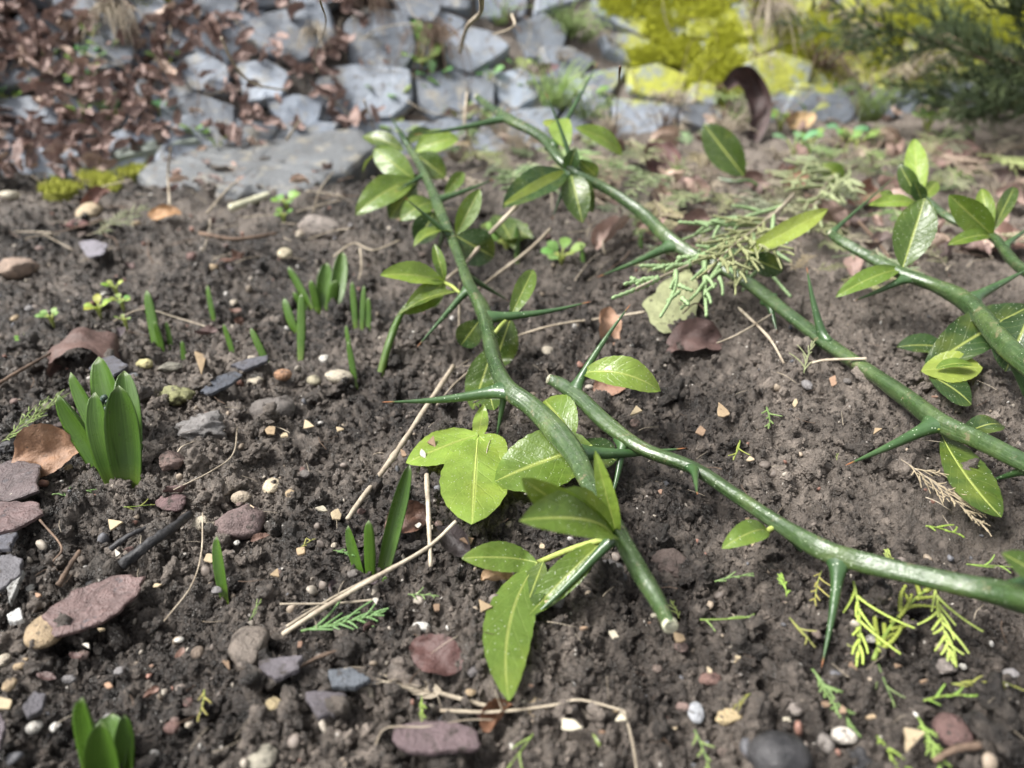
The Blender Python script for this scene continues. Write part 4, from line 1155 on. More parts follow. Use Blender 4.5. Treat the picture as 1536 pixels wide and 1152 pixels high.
# ------------------------------------------------------------------ stones and pebbles on the soil
def pebble(u0, v0, u1, v1, col, label, ang=0.6, rough=0.1, name='stone', cat='stone', group=None, flat=0.62, sink=0.30, mat=None):
    uc, vc = (u0 + u1) / 2, (v0 + v1) / 2
    p = G(uc, vc + (v1 - v0) * 0.22); t = dep(p)
    wx = (u1 - u0) * t / FPX / 2; ph = (v1 - v0) * t / FPX / 2
    el = math.asin(min(0.99, max(0.1, (CAM_H - p.z) / t)))
    wz = min(wx * flat, ph * 0.95); wy = max(wx * 0.6, min(wx * 1.5, math.sqrt(max(ph * ph - (wz * math.cos(el)) ** 2, 1e-8)) / math.sin(el)))
    sd_ = RND.randint(0, 9999)
    V, F = rock_geo(sd_, ang, rough * (1.6 if u1 - u0 > 26 and ang > 0.3 else 1.0), 4 if u1 - u0 > 26 else 3); V = V / np.abs(V).max(axis=0)
    V = V * np.array([wx, wy, wz]); V[:, 2] += wz * (1 - 2 * sink)
    o = obj(name, mesh_from(name, V, F), mat or M_STONE, None, col)
    o.location = (p.x, p.y, H1(p.x, p.y)); o.rotation_euler = (RND.uniform(-.12, .12), RND.uniform(-.12, .12), RND.uniform(-.15, .15))
    return tag(o, label, cat, group)
GR, BRN, PNK, CRM, TAN, QZ, BLK = (0.14, 0.125, 0.115), (0.125, 0.095, 0.080), (0.165, 0.115, 0.10), (0.42, 0.37, 0.29), (0.30, 0.225, 0.14), (0.50, 0.49, 0.46), (0.018, 0.018, 0.021)
for a in [(376, 583, 450, 636, (0.13, 0.115, 0.105), 'blocky grey-brown stone beside the broken grey rock', 0.8, 0.1), (266, 608, 352, 668, (0.18, 0.17, 0.165), 'broken grey rock with a soil-filled hollow', 0.85, 0.25),
          (236, 574, 294, 612, (0.25, 0.25, 0.12), 'rounded stone furred with yellow-green lichen', 0.4, 0.2), (236, 673, 279, 706, PNK, 'squarish pinkish-brown stone by the hyacinth', 0.85, 0.08),
          (487, 553, 531, 577, CRM, 'smooth cream pebble near the thin shoots', 0.15, 0.04), (411, 555, 439, 573, (0.30, 0.17, 0.10), 'small reddish tan pebble above the blocky stone', 0.2, 0.05),
          (363, 541, 386, 555, CRM, 'little cream pebble under the leaning shoot', 0.2, 0.05), (394, 710, 421, 739, (0.50, 0.42, 0.30), 'round cream and brown pebble on crumbly soil', 0.2, 0.15),
          (348, 735, 379, 757, (0.30, 0.25, 0.19), 'oval brownish pebble below the round cream one', 0.3, 0.1), (235, 746, 290, 772, (0.135, 0.085, 0.085), 'low purplish stone half sunk in the soil', 0.7, 0.1),
          (326, 752, 402, 812, (0.14, 0.10, 0.095), 'wedge-shaped red-brown stone above the thick shoot', 0.75, 0.08), (44, 905, 104, 968, TAN, 'round speckled tan pebble under the red bark flake', 0.12, 0.05),
          (94, 893, 128, 926, TAN, 'smaller tan pebble touching the round speckled one', 0.2, 0.1), (290, 770, 312, 798, CRM, 'small upright white pebble beside the charred stick', 0.15, 0.06),
          (346, 924, 408, 1003, (0.15, 0.125, 0.105), 'teardrop-shaped grey-brown stone on its edge', 0.75, 0.06), (393, 1043, 424, 1071, (0.36, 0.29, 0.17), 'angular yellowish stone by the slate flakes', 0.8, 0.1),
          (374, 1110, 418, 1156, (0.27, 0.25, 0.20), 'rounded grey-olive stone at the bottom of the bed', 0.4, 0.1), (287, 966, 306, 986, (0.17, 0.13, 0.10), 'small round brown pebble in bare soil', 0.1, 0.05),
          (970, 820, 1031, 866, (0.085, 0.063, 0.055), 'dark brown stone beside the cut stem', 0.6, 0.12), (893, 828, 941, 880, (0.075, 0.072, 0.072), 'grey streaked stone under the lifted leaves', 0.6, 0.1),
          (808, 884, 846, 918, (0.115, 0.105, 0.105), 'grey stone behind the hanging leaf', 0.7, 0.1), (617, 935, 648, 953, QZ, 'white translucent pebble on the reddish leaf edge', 0.4, 0.08),
          (541, 1024, 564, 1051, (0.36, 0.32, 0.25), 'angular cream stone near the bluish slate', 0.7, 0.12), (790, 1040, 824, 1076, (0.33, 0.26, 0.17), 'rounded tan pebble under the straw stalk', 0.4, 0.1),
          (1246, 1089, 1285, 1116, (0.50, 0.46, 0.41), 'pale oval pebble between the two black stones', 0.25, 0.05), (1224, 1099, 1250, 1131, (0.20, 0.18, 0.165), 'grey pebble next to the big black ball', 0.3, 0.08),
          (1400, 1064, 1452, 1120, (0.115, 0.068, 0.062), 'oval dark red pebble standing on edge', 0.15, 0.05), (1178, 1044, 1203, 1071, (0.22, 0.19, 0.17), 'ridged oval grey pebble', 0.2, 0.06),
          (1031, 1049, 1056, 1083, (0.30, 0.31, 0.33), 'smooth bluish grey pebble', 0.25, 0.05), (1046, 1012, 1082, 1032, (0.20, 0.12, 0.10), 'low reddish pebble above the bluish one', 0.4, 0.08),
          (1068, 1062, 1116, 1092, (0.42, 0.33, 0.19), 'honey-coloured angular quartz lump', 0.85, 0.1), (446, 324, 514, 357, (0.26, 0.225, 0.20), 'wedge-shaped pale brown pebble behind the strap-leaved shoot', 0.5, 0.06),
          (417, 364, 439, 391, (0.42, 0.37, 0.26), 'small upright cream pebble behind the strap-leaved shoot', 0.15, 0.04), (118, 304, 152, 330, (0.45, 0.36, 0.24), 'round tan pebble by the edging moss', 0.2, 0.05),
          (-10, 384, 58, 418, (0.27, 0.20, 0.155), 'flat-topped brown stone beyond the twig', 0.85, 0.08), (812, 516, 832, 534, (0.34, 0.30, 0.24), 'round pale pebble in the shade between the branches', 0.2, 0.1),
          (0, 285, 30, 300, (0.5, 0.46, 0.36), 'cream boulder tip at the mossy edge', 0.4, 0.08), (188, 555, 208, 576, (0.30, 0.31, 0.32), 'blue-grey pebble behind the hyacinth leaves', 0.3, 0.06),
          (236, 542, 275, 560, (0.17, 0.16, 0.13), 'low olive stone behind the lichened stone', 0.5, 0.1), (205, 538, 233, 554, (0.44, 0.40, 0.20), 'flat yellow pebble beside the curled leaf', 0.4, 0.1),
          (460, 563, 484, 580, (0.30, 0.27, 0.19), 'olive pebble at the side of the cream one', 0.4, 0.08), (322, 725, 352, 748, (0.19, 0.16, 0.13), 'dull brown stone above the wedge-shaped one', 0.5, 0.12),
          (372, 560, 396, 580, (0.35, 0.31, 0.24), 'pale pebble touching the slate flake', 0.4, 0.1), (76, 1080, 92, 1099, QZ, 'bright white quartz bit near the young hyacinth', 0.5, 0.08),
          (1400, 985, 1436, 1010, (0.19, 0.165, 0.15), 'grey-brown stone beneath the drooping cedar tip', 0.7, 0.1), (1046, 355, 1070, 368, (0.3, 0.26, 0.22), 'pale pebble lost in cedar litter', 0.4, 0.1),
          (700, 1000, 728, 1022, (0.12, 0.11, 0.11), 'grey stone below the hanging leaf tip', 0.5, 0.1)]:
    pebble(*a[:4], a[4], a[5], a[6], a[7], name='pebble' if a[6] < 0.45 else 'stone', cat='pebble' if a[6] < 0.45 else 'stone')
pebble(1118, 1100, 1212, 1176, BLK, 'large round matt black stone ball', 0.03, 0.04, sink=0.22, flat=0.95, mat=M_CHAR)
pebble(1254, 1110, 1312, 1170, BLK, 'shiny black lump of charcoal next to the pale pebble', 0.8, 0.25, name='charcoal', cat='charcoal', mat=M_CHAR)
pebble(0, 655, 38, 682, BLK, 'black charcoal lump behind the brown leaf', 0.8, 0.2, name='charcoal', cat='charcoal', mat=M_CHAR)
pebble(128, 862, 152, 882, BLK, 'small black coal among dark clods', 0.8, 0.2, name='charcoal', cat='charcoal', mat=M_CHAR)
for k in range(150):                                     # the other countable pebbles of the bed
    u = RND.uniform(-20, 1556); v = RND.uniform(300, 1150)
    if u > 800 and 420 < v < 900 and RND.random() < 0.7: continue
    if u > 700 and RND.random() < 0.35: continue
    w = RND.uniform(9, 20) * (0.55 + v / 1400); c = RND.choice([GR, BRN, PNK, (0.38, 0.33, 0.26), TAN, (0.46, 0.44, 0.40), (0.19, 0.18, 0.18), (0.13, 0.075, 0.065)])
    kind = {GR: 'dull grey', BRN: 'brown', PNK: 'pinkish', TAN: 'tan'}.get(c, 'pale' if c[0] > 0.3 else 'dark')
    pebble(u, v, u + w, v + w * RND.uniform(0.65, 0.95), c, f'tiny {kind} pebble half buried among soil crumbs', RND.uniform(0.2, 0.8), 0.1, 'pebble', 'pebble', f'tiny {kind} pebbles in the soil')

# thin flakes of slate and bark
SLB = (0.085, 0.085, 0.100)
for poly, lab, col, mat, cat in [
    ([(76, 942), (120, 906), (180, 890), (228, 888), (214, 920), (186, 948), (140, 962), (98, 972)], 'flat red-brown bark flake resting on the tan pebbles', (0.120, 0.078, 0.073), M_BARK, 'bark'),
    ([(-8, 790), (20, 776), (70, 772), (76, 790), (40, 820), (0, 832)], 'weathered red bark piece beside the charred stick', (0.105, 0.068, 0.066), M_BARK, 'bark'),
    ([(-8, 728), (30, 716), (76, 722), (66, 756), (28, 772), (-6, 764)], 'dark reddish bark slab under the hyacinth', (0.085, 0.064, 0.064), M_BARK, 'bark'),
    ([(0, 868), (30, 856), (50, 864), (44, 884), (16, 902), (-4, 898)], 'grey-purple slate flake near the tan pebbles', (0.12, 0.115, 0.125), M_STONE, 'slate'),
    ([(-6, 832), (20, 822), (42, 824), (32, 850), (-4, 856)], 'bluish slate flake under the red bark', SLB, M_STONE, 'slate'),
    ([(398, 1022), (420, 1014), (466, 1016), (458, 1040), (424, 1048), (402, 1036)], 'thin purplish slate flake below the teardrop stone', (0.10, 0.090, 0.100), M_STONE, 'slate'),
    ([(458, 1076), (484, 1066), (518, 1070), (514, 1100), (476, 1106)], 'dark smooth slate flake near the bottom of the bed', (0.095, 0.085, 0.095), M_STONE, 'slate'),
    ([(498, 1036), (530, 1026), (560, 1048), (540, 1062), (504, 1060)], 'layered bluish slate splinter beside the cream stone', (0.085, 0.095, 0.110), M_STONE, 'slate'),
    ([(300, 606), (322, 586), (350, 580), (364, 588), (340, 600), (316, 610)], 'smooth blue-black slate flake leaning on the lichened stone', (0.075, 0.082, 0.10), M_STONE, 'slate'),
    ([(352, 568), (380, 556), (408, 552), (404, 562), (372, 574)], 'narrow dark slate flake at the foot of the leaning shoot', SLB, M_STONE, 'slate'),
    ([(126, 384), (146, 374), (166, 380), (160, 396), (136, 398)], 'pale violet slate flake by the far soil', (0.19, 0.18, 0.205), M_STONE, 'slate'),
    ([(40, 1085), (60, 1068), (78, 1072), (70, 1090), (48, 1098)], 'dark violet slate flake close to the young hyacinth', (0.085, 0.08, 0.09), M_STONE, 'slate'),
    ([(-6, 1104), (14, 1096), (22, 1112), (8, 1150), (-8, 1152)], 'red-edged slate flake in the corner of the bed', (0.11, 0.09, 0.10), M_STONE, 'slate'),
    ([(26, 900), (36, 884), (54, 880), (46, 902), (32, 930)], 'grey upright sliver of slate by the tan pebbles', (0.26, 0.26, 0.25), M_STONE, 'slate'),
    ([(24, 952), (42, 938), (46, 954), (28, 964)], 'white sliver against the round tan pebble', (0.45, 0.45, 0.44), M_STONE, 'slate'),
    ([(150, 560), (180, 556), (200, 568), (180, 580), (146, 576)], 'dark flat slate behind the hyacinth tip', SLB, M_STONE, 'slate'),
    ([(600, 1120), (660, 1106), (720, 1118), (728, 1150), (640, 1160), (598, 1150)], 'dull purple flat stone sunk in the soil', (0.12, 0.085, 0.09), M_STONE, 'stone')]:
    flat_rock(poly, lab, col, 0.0012, 0.0008, RND.randint(0, 9999), nb=44, rough=0.022, mat=mat, name=cat + '_flake' if cat != 'stone' else 'flat_stone', cat=cat, jag=0.10, lift=0.0085)
# cream flakes of shell and wood chip
CH = [(710, 917, 26), (684, 812, 30), (968, 936, 18), (998, 962, 26), (842, 1082, 40), (1242, 1002, 30), (1330, 1092, 50), (1208, 1056, 18), (1094, 990, 18), (0, 1058, 34), (168, 782, 36), (398, 652, 22),
      (462, 640, 20), (490, 780, 22), (152, 958, 18), (310, 840, 24), (455, 835, 20), (404, 868, 22), (632, 660, 28), (1182, 612, 10), (1066, 620, 26), (1036, 648, 24), (600, 688, 14), (945, 622, 22), (1300, 648, 24), (1108, 820, 16),
      (640, 920, 16), (815, 918, 18), (868, 958, 16), (905, 965, 22), (1120, 792, 12), (930, 1085, 22), (1010, 1092, 14), (1150, 1080, 18), (1290, 1078, 22), (1322, 1010, 14), (1380, 1040, 16), (46, 992, 18), (240, 880, 16), (330, 1010, 14), (285, 540, 32), (1256, 1070, 20), (470, 770, 20), (420, 665, 18), (500, 650, 14)]
for k, (u, v, w) in enumerate(CH):
    col = RND.choice([(0.36, 0.29, 0.19), (0.27, 0.20, 0.125), (0.40, 0.36, 0.28), (0.22, 0.15, 0.10)]); m = RND.choice([3, 4, 5, 6]); ph = RND.uniform(0, 6.28)
    poly = [(u + w / 2 + w * 0.5 * math.cos(ph + 6.283 * i / m) * RND.uniform(0.45, 1.2), v + w / 2 + w * 0.36 * math.sin(ph + 6.283 * i / m) * RND.uniform(0.45, 1.2)) for i in range(m)]
    big = {(1330, 1092): 'large white squarish chip beside lime cedar bits', (842, 1082): 'curved tan leaf chip near the straw stalk', (1242, 1002): 'orange-tan chip at the point of the long thorn',
           (0, 1058): 'cream chip by the edge of the young hyacinth bed', (710, 917): 'white chip tucked behind the hanging leaf', (684, 812): 'cream chip in front of the side leaf', (998, 962): 'pointed cream chip below the cut stem end',
           (285, 540): 'yellowish flat chip behind the lichened stone', (632, 660): 'cream chip beside the big three-part leaf'}.get((u, v))
    flat_rock(poly, big or 'small cream chip lying on the dark soil', col, 0.0005, 0.0004, 900 + k, nb=30, rough=0.03, mat=M_CHIP, name='wood_chip', cat='chip',
              group=None if big else 'cream chips on the soil', up=(UP + Vector((RND.uniform(-.35, .35), RND.uniform(-.5, .1), 0))).normalized(), jag=0.08, lift=0.0075)
for k in range(28):
    u, v = RND.uniform(0, 1536), RND.uniform(560, 1150); w = RND.uniform(7, 15)
    poly = [(u + w * 0.5 * math.cos(6.283 * i / 4 + k) * RND.uniform(0.6, 1.3), v + w * 0.4 * math.sin(6.283 * i / 4 + k) * RND.uniform(0.6, 1.3)) for i in range(4)]
    flat_rock(poly, 'tiny pale fragment strewn on the soil', RND.choice([(0.36, 0.29, 0.20), (0.26, 0.165, 0.11), (0.42, 0.39, 0.34), (0.20, 0.125, 0.09)]), 0.0004, 0.0003, 1900 + k, nb=16, rough=0.03, mat=M_CHIP, name='fragment', cat='fragment',
              group='tiny pale fragments on the soil', up=(UP + Vector((RND.uniform(-.5, .5), RND.uniform(-.6, .2), 0))).normalized(), jag=0.1, lift=0.0075)

# single dead leaves that stand out
def curled_leaf(u, v, size, label, col, curl, w=0.7, yaw=0.0, seed=0, roll=0.0, pitch=0.0, lift=0.004):
    me_ = dead_mesh(seed, curl, w); me_.materials.append(M_DEAD)
    return place_dead(u, v, size, label, None, me_, col, (UP + Vector((0, pitch, 0))).normalized(), yaw, lift, roll)
p = G(128, 545); r0 = px(54, p); ax_ = Vector((0.35, -0.94, 0)).normalized(); rt = Vector((0.94, 0.35, 0)).normalized()
V, U = [], []
for i in range(15):
    s_ = i / 14
    for k in range(21):
        th = math.pi * (1.12 - 1.20 * k / 20); wv = 0.34 * (float(vnoise(s_ * 3, k * 0.3, 12)) - 0.5) + 0.03 * (k % 2)
        rr = r0 * (0.72 + 0.30 * s_ + wv); fw = (s_ - 0.5) * r0 * 1.5 + r0 * (0.45 * math.cos(th * 1.3) + 0.5 * (float(vnoise(k * 0.5, 3.0, 15)) - 0.5)) * s_
        V.append(p + ax_ * fw + rt * math.cos(th) * rr + UP * (math.sin(th) * rr * 0.72 + 0.004 - 0.006 * s_)); U.append((k / 20, s_))
F = [(i * 21 + k, i * 21 + k + 1, (i + 1) * 21 + k + 1, (i + 1) * 21 + k) for i in range(14) for k in range(20)]
thing('dead_leaf', mesh_from('dead_leaf', V, F, U), M_DEAD, p, 'curled brown leaf with a dark hollow opening, behind the hyacinth', 'dead leaf', None, (0.105, 0.064, 0.054))
curled_leaf(88, 690, 96, 'tan-brown folded leaf leaning against the hyacinth', (0.24, 0.135, 0.080), 0.8, 0.85, 0.3, 42, 0.2, -0.8, 0.010)
curled_leaf(655, 992, 92, 'dark maroon leaf scrap under the pale straw', (0.070, 0.034, 0.030), 0.5, 0.7, -0.5, 43, 0.1, -0.2)
curled_leaf(980, 262, 92, 'crumpled maroon leaf behind the arched branch', (0.115, 0.060, 0.055), 1.4, 0.75, 0.8, 44, 0.3, -0.6, 0.012)
curled_leaf(1040, 520, 104, 'dark crinkled leaf beside the pale scalloped leaf', (0.10, 0.062, 0.055), 1.2, 0.65, 0.3, 45, 0.1, -0.3)
curled_leaf(905, 510, 82, 'dry orange-tan leaf standing behind the upright thorn', (0.31, 0.185, 0.120), 0.9, 0.6, 1.4, 46, 0.5, -0.7, 0.010)
curled_leaf(918, 580, 72, 'brown folded leaf scrap below the bright arched leaflet', (0.22, 0.125, 0.085), 1.2, 0.7, 0.6, 47, 0.2, -0.5)
curled_leaf(1488, 372, 120, 'broad flat brown leaf behind the fresh leaf cluster', (0.15, 0.085, 0.065), 0.25, 0.6, 0.1, 48, 0.0, -0.25, 0.006)
curled_leaf(1292, 302, 70, 'reddish dry leaf beneath the leaning thorn', (0.20, 0.105, 0.075), 1.0, 0.6, 0.5, 49, 0.3, -0.5, 0.008)
curled_leaf(1186, 280, 64, 'rusty leaf half under the cedar litter', (0.21, 0.10, 0.065), 0.8, 0.6, 0.7, 50, 0.3, -0.4, 0.006)
curled_leaf(612, 785, 70, 'dark brown leaf scrap behind the three-leaved clump', (0.105, 0.055, 0.038), 0.6, 0.8, 0.4, 51, 0.2, -0.6, 0.006)
curled_leaf(680, 825, 86, 'black shiny rolled leaf under the big three-part leaf', (0.032, 0.025, 0.025), 1.4, 0.55, -0.4, 52, 0.2, -0.2)
curled_leaf(745, 868, 50, 'crumpled pale tan leaf under the side leaf', (0.36, 0.24, 0.14), 1.6, 0.9, 0.4, 53, 0.2, -0.5)
curled_leaf(100, 650, 44, 'small dark leaf under the cedar strand', (0.06, 0.04, 0.035), 0.8, 0.6, 0.4, 54)
curled_leaf(150, 308, 52, 'upright dark red leaf by the tan pebble', (0.12, 0.055, 0.040), 1.2, 0.6, 0.9, 55, 0.4, -0.5, 0.010)
curled_leaf(115, 345, 44, 'deep red shiny leaf under the far cedar sprig', (0.09, 0.03, 0.026), 0.5, 0.6, 0.1, 56)
curled_leaf(248, 325, 54, 'orange-brown dry leaf by the edging rock', (0.32, 0.18, 0.085), 1.0, 0.5, 0.2, 57, 0.3, -0.4)
for k in range(34):
    place_dead(RND.uniform(215, 560), RND.uniform(226, 296), RND.uniform(16, 34), 'leaf scrap lying on the edging slab', 'leaf scraps on the edging slab', lift=0.013)
curled_leaf(820, 130, 40, 'small purple-brown leaf caught on the slates', (0.12, 0.07, 0.07), 1.0, 0.6, 0.2, 58, 0.3, -0.4, 0.02)
curled_leaf(755, 952, 40, 'brown leaf crumb behind the hanging leaf', (0.12, 0.07, 0.05), 1.0, 0.7, 0.2, 59)
curled_leaf(745, 1085, 66, 'rusty crumbling leaf lump on the straw stalk', (0.17, 0.085, 0.05), 1.5, 0.8, 0.9, 60)
curled_leaf(1195, 195, 54, 'pale dry leaf at the foot of the bright slate', (0.36, 0.25, 0.13), 0.8, 0.6, 0.3, 61, 0.3, -0.3, 0.01)
for k in range(62):
    u, v = RND.uniform(900, 1536), RND.uniform(210, 410)
    place_dead(u, v, RND.uniform(34, 78), 'scrap of dry brown leaf among cedar litter', 'dry leaf scraps in the cedar litter', lift=0.010, n=(UP + Vector((RND.uniform(-.7, .7), RND.uniform(-.9, .3), 0))).normalized(), roll=RND.uniform(-.8, .8))
for k in range(26):
    u, v = RND.uniform(0, 560), RND.uniform(290, 520) if k % 2 else RND.uniform(600, 1150)
    place_dead(u, v, RND.uniform(20, 40), 'small scrap of dark leaf pressed into the soil', 'dark leaf scraps in the soil', lift=0.004, col=RND.choice([(0.09, 0.055, 0.05), (0.06, 0.045, 0.05), (0.14, 0.08, 0.06)]))
# the tall dark curled leaf standing against the slate
p = G(1126, 212); e1 = R(1140, 168, dep(p)); e2 = R(1128, 128, dep(p)); e3 = R(1086, 128, dep(p) - 0.01)
ctr = spline([tuple(p), tuple(e1), tuple(e2), tuple((e2 + e3) / 2 + UP * 0.012), tuple(e3)], 22)
V, U = [], []
for i, c in enumerate(ctr):
    t = i / 21; hw = px(24, p) * (0.35 + 0.65 * math.sin(math.pi * min(1, t * 0.85 + 0.12)))
    tg = Vector(ctr[min(21, i + 1)]) - Vector(ctr[max(0, i - 1)]); sd_ = tg.cross(Vector((0.15, -1, 0.2))).normalized()
    for k in range(-5, 6):
        s = k / 5; V.append(Vector(c) + sd_ * hw * s * 0.75 + Vector((0, -1, 0)) * hw * (0.9 * s * s - 0.9 * vnoise(t * 7, s * 2.5 + 4, 7))); U.append((s * .5 + .5, t))
F = [(i * 11 + k, i * 11 + k + 1, (i + 1) * 11 + k + 1, (i + 1) * 11 + k) for i in range(21) for k in range(10)]
thing('dead_leaf', mesh_from('dead_leaf', V, F, U), M_DEAD, p, 'tall dark purple-brown leaf curled over, standing before the bright slate', 'dead leaf', None, (0.062, 0.038, 0.036))
# pale scalloped leaf fragment under the cedar sprig
loose = []
flat_rock([(956, 484), (985, 455), (1022, 444), (1046, 456), (1042, 486), (1022, 494), (1000, 508), (974, 500)], 'pale grey-green scalloped leaf below the cedar sprig', (0.27, 0.285, 0.155), 0.0004, 0.0004, 77, nb=40,
          rough=0.05, mat=M_DEAD, name='pale_leaf', cat='leaf', up=(UP + Vector((0.1, -0.4, 0))).normalized(), jag=0.11, lift=0.010)

# ------------------------------------------------------------------ straws, twigs, roots
def stalk(pts, wpx, mat, label, name='straw', cat='straw', group=None, taper=0.7, jit=0.25, sides=8, knots=0):
    """pts: (u, v, lift above the soil in metres)"""
    W = []
    for q in pts:
        p = G(q[0], q[1]); l = q[2] if len(q) > 2 else 0.006
        W.append(p if l == 0 else P(q[0], q[1], p.z + l))
    n = max(10, 7 * len(pts)); C = spline([tuple(p) for p in W], n)
    r = 0.31 * px(wpx, W[0]) * np.linspace(1, taper, n) * (1 + 0.25 * (vnoise(np.arange(n) * 0.7, np.full(n, wpx * 3.7 + pts[0][0]), 6) - 0.5))
    for k in range(knots): r[int((k + 1) * n / (knots + 1))] *= 1.35
    V, F, U = tube(C, r, sides, jit=jit, seed=int(pts[0][0]) % 97)
    return thing(name, mesh_from(name, V, F, U), mat, W[0], label, cat, group)
ST = [([(680, 549, .012), (640, 610, .010), (590, 685, .006), (545, 745, .006), (522, 778, .006)], 13, 'pale dry straw lying below the long left-pointing thorn'),
      ([(424, 952, .004), (480, 915, .008), (560, 868, .012), (640, 822, .012), (684, 782, .010)], 13, 'long pale straw passing in front of the three-leaved clump'),
      ([(430, 940, .004), (500, 896, .006), (590, 850, .008), (632, 826, .008)], 8, 'thinner straw beside the long pale one'),
      ([(776, 308, .052), (735, 350, .040), (700, 392, .032), (666, 422, .026)], 11, 'stiff dry straw stalk leaning on the leafy stem'),
      ([(826, 344, .030), (790, 378, .020), (745, 412, .014), (712, 438, .012)], 10, 'second dry straw stalk behind the leafy stem'),
      ([(690, 424, .040), (689, 470, .022), (688, 510, .004)], 7, 'thin straw hanging straight down in front of the stem'),
      ([(640, 712, .010), (643, 780, .010), (646, 850, .008)], 12, 'upright grey dry stalk by the big three-part leaf'),
      ([(660, 1066, .006), (742, 1068, .006), (830, 1058, .006), (870, 1050, .006), (936, 1066, .006)], 9, 'bent dry straw stem crossing the bottom of the bed'),
      ([(936, 1066, .006), (948, 1110, .006), (956, 1160, .006)], 8, 'jointed end of dry straw turned towards the bottom'),
      ([(968, 468, .008), (900, 478, .006), (830, 488, .006), (762, 508, .005)], 7, 'brown dry stem reaching from the pale scalloped leaf'),
      ([(1300, 538, .012), (1240, 540, .008), (1215, 545, .006)], 8, 'knobbly dry stalk under the long arched branch'),
      ([(706, 555, .006), (680, 578, .006), (655, 608, .006)], 6, 'short dry straw end beside the left-pointing thorn'),
      ([(560, 900, .006), (500, 905, .006), (420, 906, .006)], 7, 'flat straw above the small cedar sprig'),
      ([(1108, 462, .012), (1152, 505, .010), (1176, 545, .006)], 7, 'pale straw poking out near the dark crinkled leaf'),
      ([(1160, 470, .014), (1110, 500, .012), (1075, 515, .008)], 6, 'fine straw over the dark crinkled leaf')]
for pts, w, lab in ST: stalk(pts, w, M_STRAW, lab, knots=1, jit=0.15)
TW = [([(-10, 580, .006), (30, 556, .008), (76, 530, .008)], 10, 'thin dark twig behind the curled brown leaf'),
      ([(300, 350, .006), (345, 358, .010), (380, 356, .010), (414, 350, .006)], 10, 'smooth grey curved twig near the edging rocks'),
      ([(1206, 292, .020), (1260, 310, .024), (1300, 345, .020), (1345, 400, .010)], 9, 'thin brown twig crossing behind the upright leaf'),
      ([(88, 878, .008), (104, 850, .010), (120, 826, .010)], 14, 'short brown twig beside the charred stick'),
      ([(530, 968, .006), (480, 985, .006), (430, 1012, .006)], 10, 'rotting twig near the teardrop stone'),
      ([(1062, 470, .006), (1044, 455, .010), (1024, 470, .010)], 5, 'wiry twig by the pale scalloped leaf'),
      ([(930, 100, .09), (926, 150, .06), (920, 245, .006)], 6, 'upright dry seed spike standing before the slates'),
      ([(1470, 1118, .008), (1430, 1125, .008), (1400, 1142, .006)], 20, 'knobbly brown root by the lime leaf tip'),
      ([(60, 780, .006), (92, 820, .008), (80, 842, .006)], 6, 'wiry twig across the red bark')]
for pts, w, lab in TW: stalk(pts, w, M_TWIG, lab, 'twig', 'twig', jit=0.4)
stalk([(182, 848, .006), (215, 822, .010), (250, 798, .010), (284, 772, .006)], 28, M_CHAR, 'thick charred black stick', 'charred_stick', 'stick', taper=0.8, jit=0.35, sides=14)
stalk([(166, 824, .006), (196, 802, .008), (236, 786, .006)], 15, M_CHAR, 'thin charred stick beside the thick one', 'charred_stick', 'stick', jit=0.35, sides=10)
stalk([(346, 312, .006), (404, 292, .006)], 19, M_CUT, 'pale bone-like stick by the edging rock', 'stick', 'stick', taper=0.9, jit=0.1, sides=12)
RT = [([(356, 640, .006), (350, 680, .006), (320, 705, .006), (260, 735, .006)], 4, 'thin pale root curving past the broken grey rock'),
      ([(304, 770, .008), (302, 830, .008), (286, 880, .006), (246, 932, .006)], 4, 'fine pale root hanging below the white pebble'),
      ([(170, 482, .006), (215, 464, .008), (270, 478, .006), (310, 490, .006)], 5, 'crawling pale pinkish root near the shoots'),
      ([(562, 1120, .006), (580, 1092, .008), (640, 1090, .008), (700, 1080, .008), (740, 1080, .006)], 5, 'thin grey rootlet looping below the straw ear'),
      ([(500, 385, .006), (530, 365, .008), (560, 375, .008), (600, 360, .006)], 5, 'winding pale rootlets behind the strap-leaved shoot'),
      ([(540, 372, .006), (542, 400, .006), (538, 420, .004)], 5, 'short hooked pale rootlet behind the strap-leaved shoot')]
for pts, w, lab in RT: stalk(pts, w, M_STRAW, lab, 'root', 'root', jit=0.1)
for pts, w in [([(332, 56, .03), (350, 95, .035), (380, 125, .035), (430, 136, .03)], 8), ([(690, 78, .03), (700, 42, .04), (720, 20, .04), (722, -20, .04)], 9), ([(768, 22, .03), (770, 40, .04), (740, 52, .03)], 6),
               ([(480, 0, .04), (488, 40, .04), (470, 90, .03), (478, 110, .03)], 6), ([(430, 210, .02), (450, 180, .03)], 7), ([(700, 140, .03), (698, 190, .04), (716, 240, .01)], 6), ([(546, 150, .03), (562, 196, .02)], 5),
               ([(255, 310, .006), (252, 260, .03), (256, 222, .04)], 6), ([(310, 320, .006), (340, 285, .02), (360, 268, .02)], 5), ([(470, 320, .006), (480, 285, .02), (500, 258, .03)], 5)]:
    stalk(pts, w, M_STRAW, 'pale bare stem trailing over the slate bank', 'stem', 'stem', 'bare stems on the bank', jit=0.1)
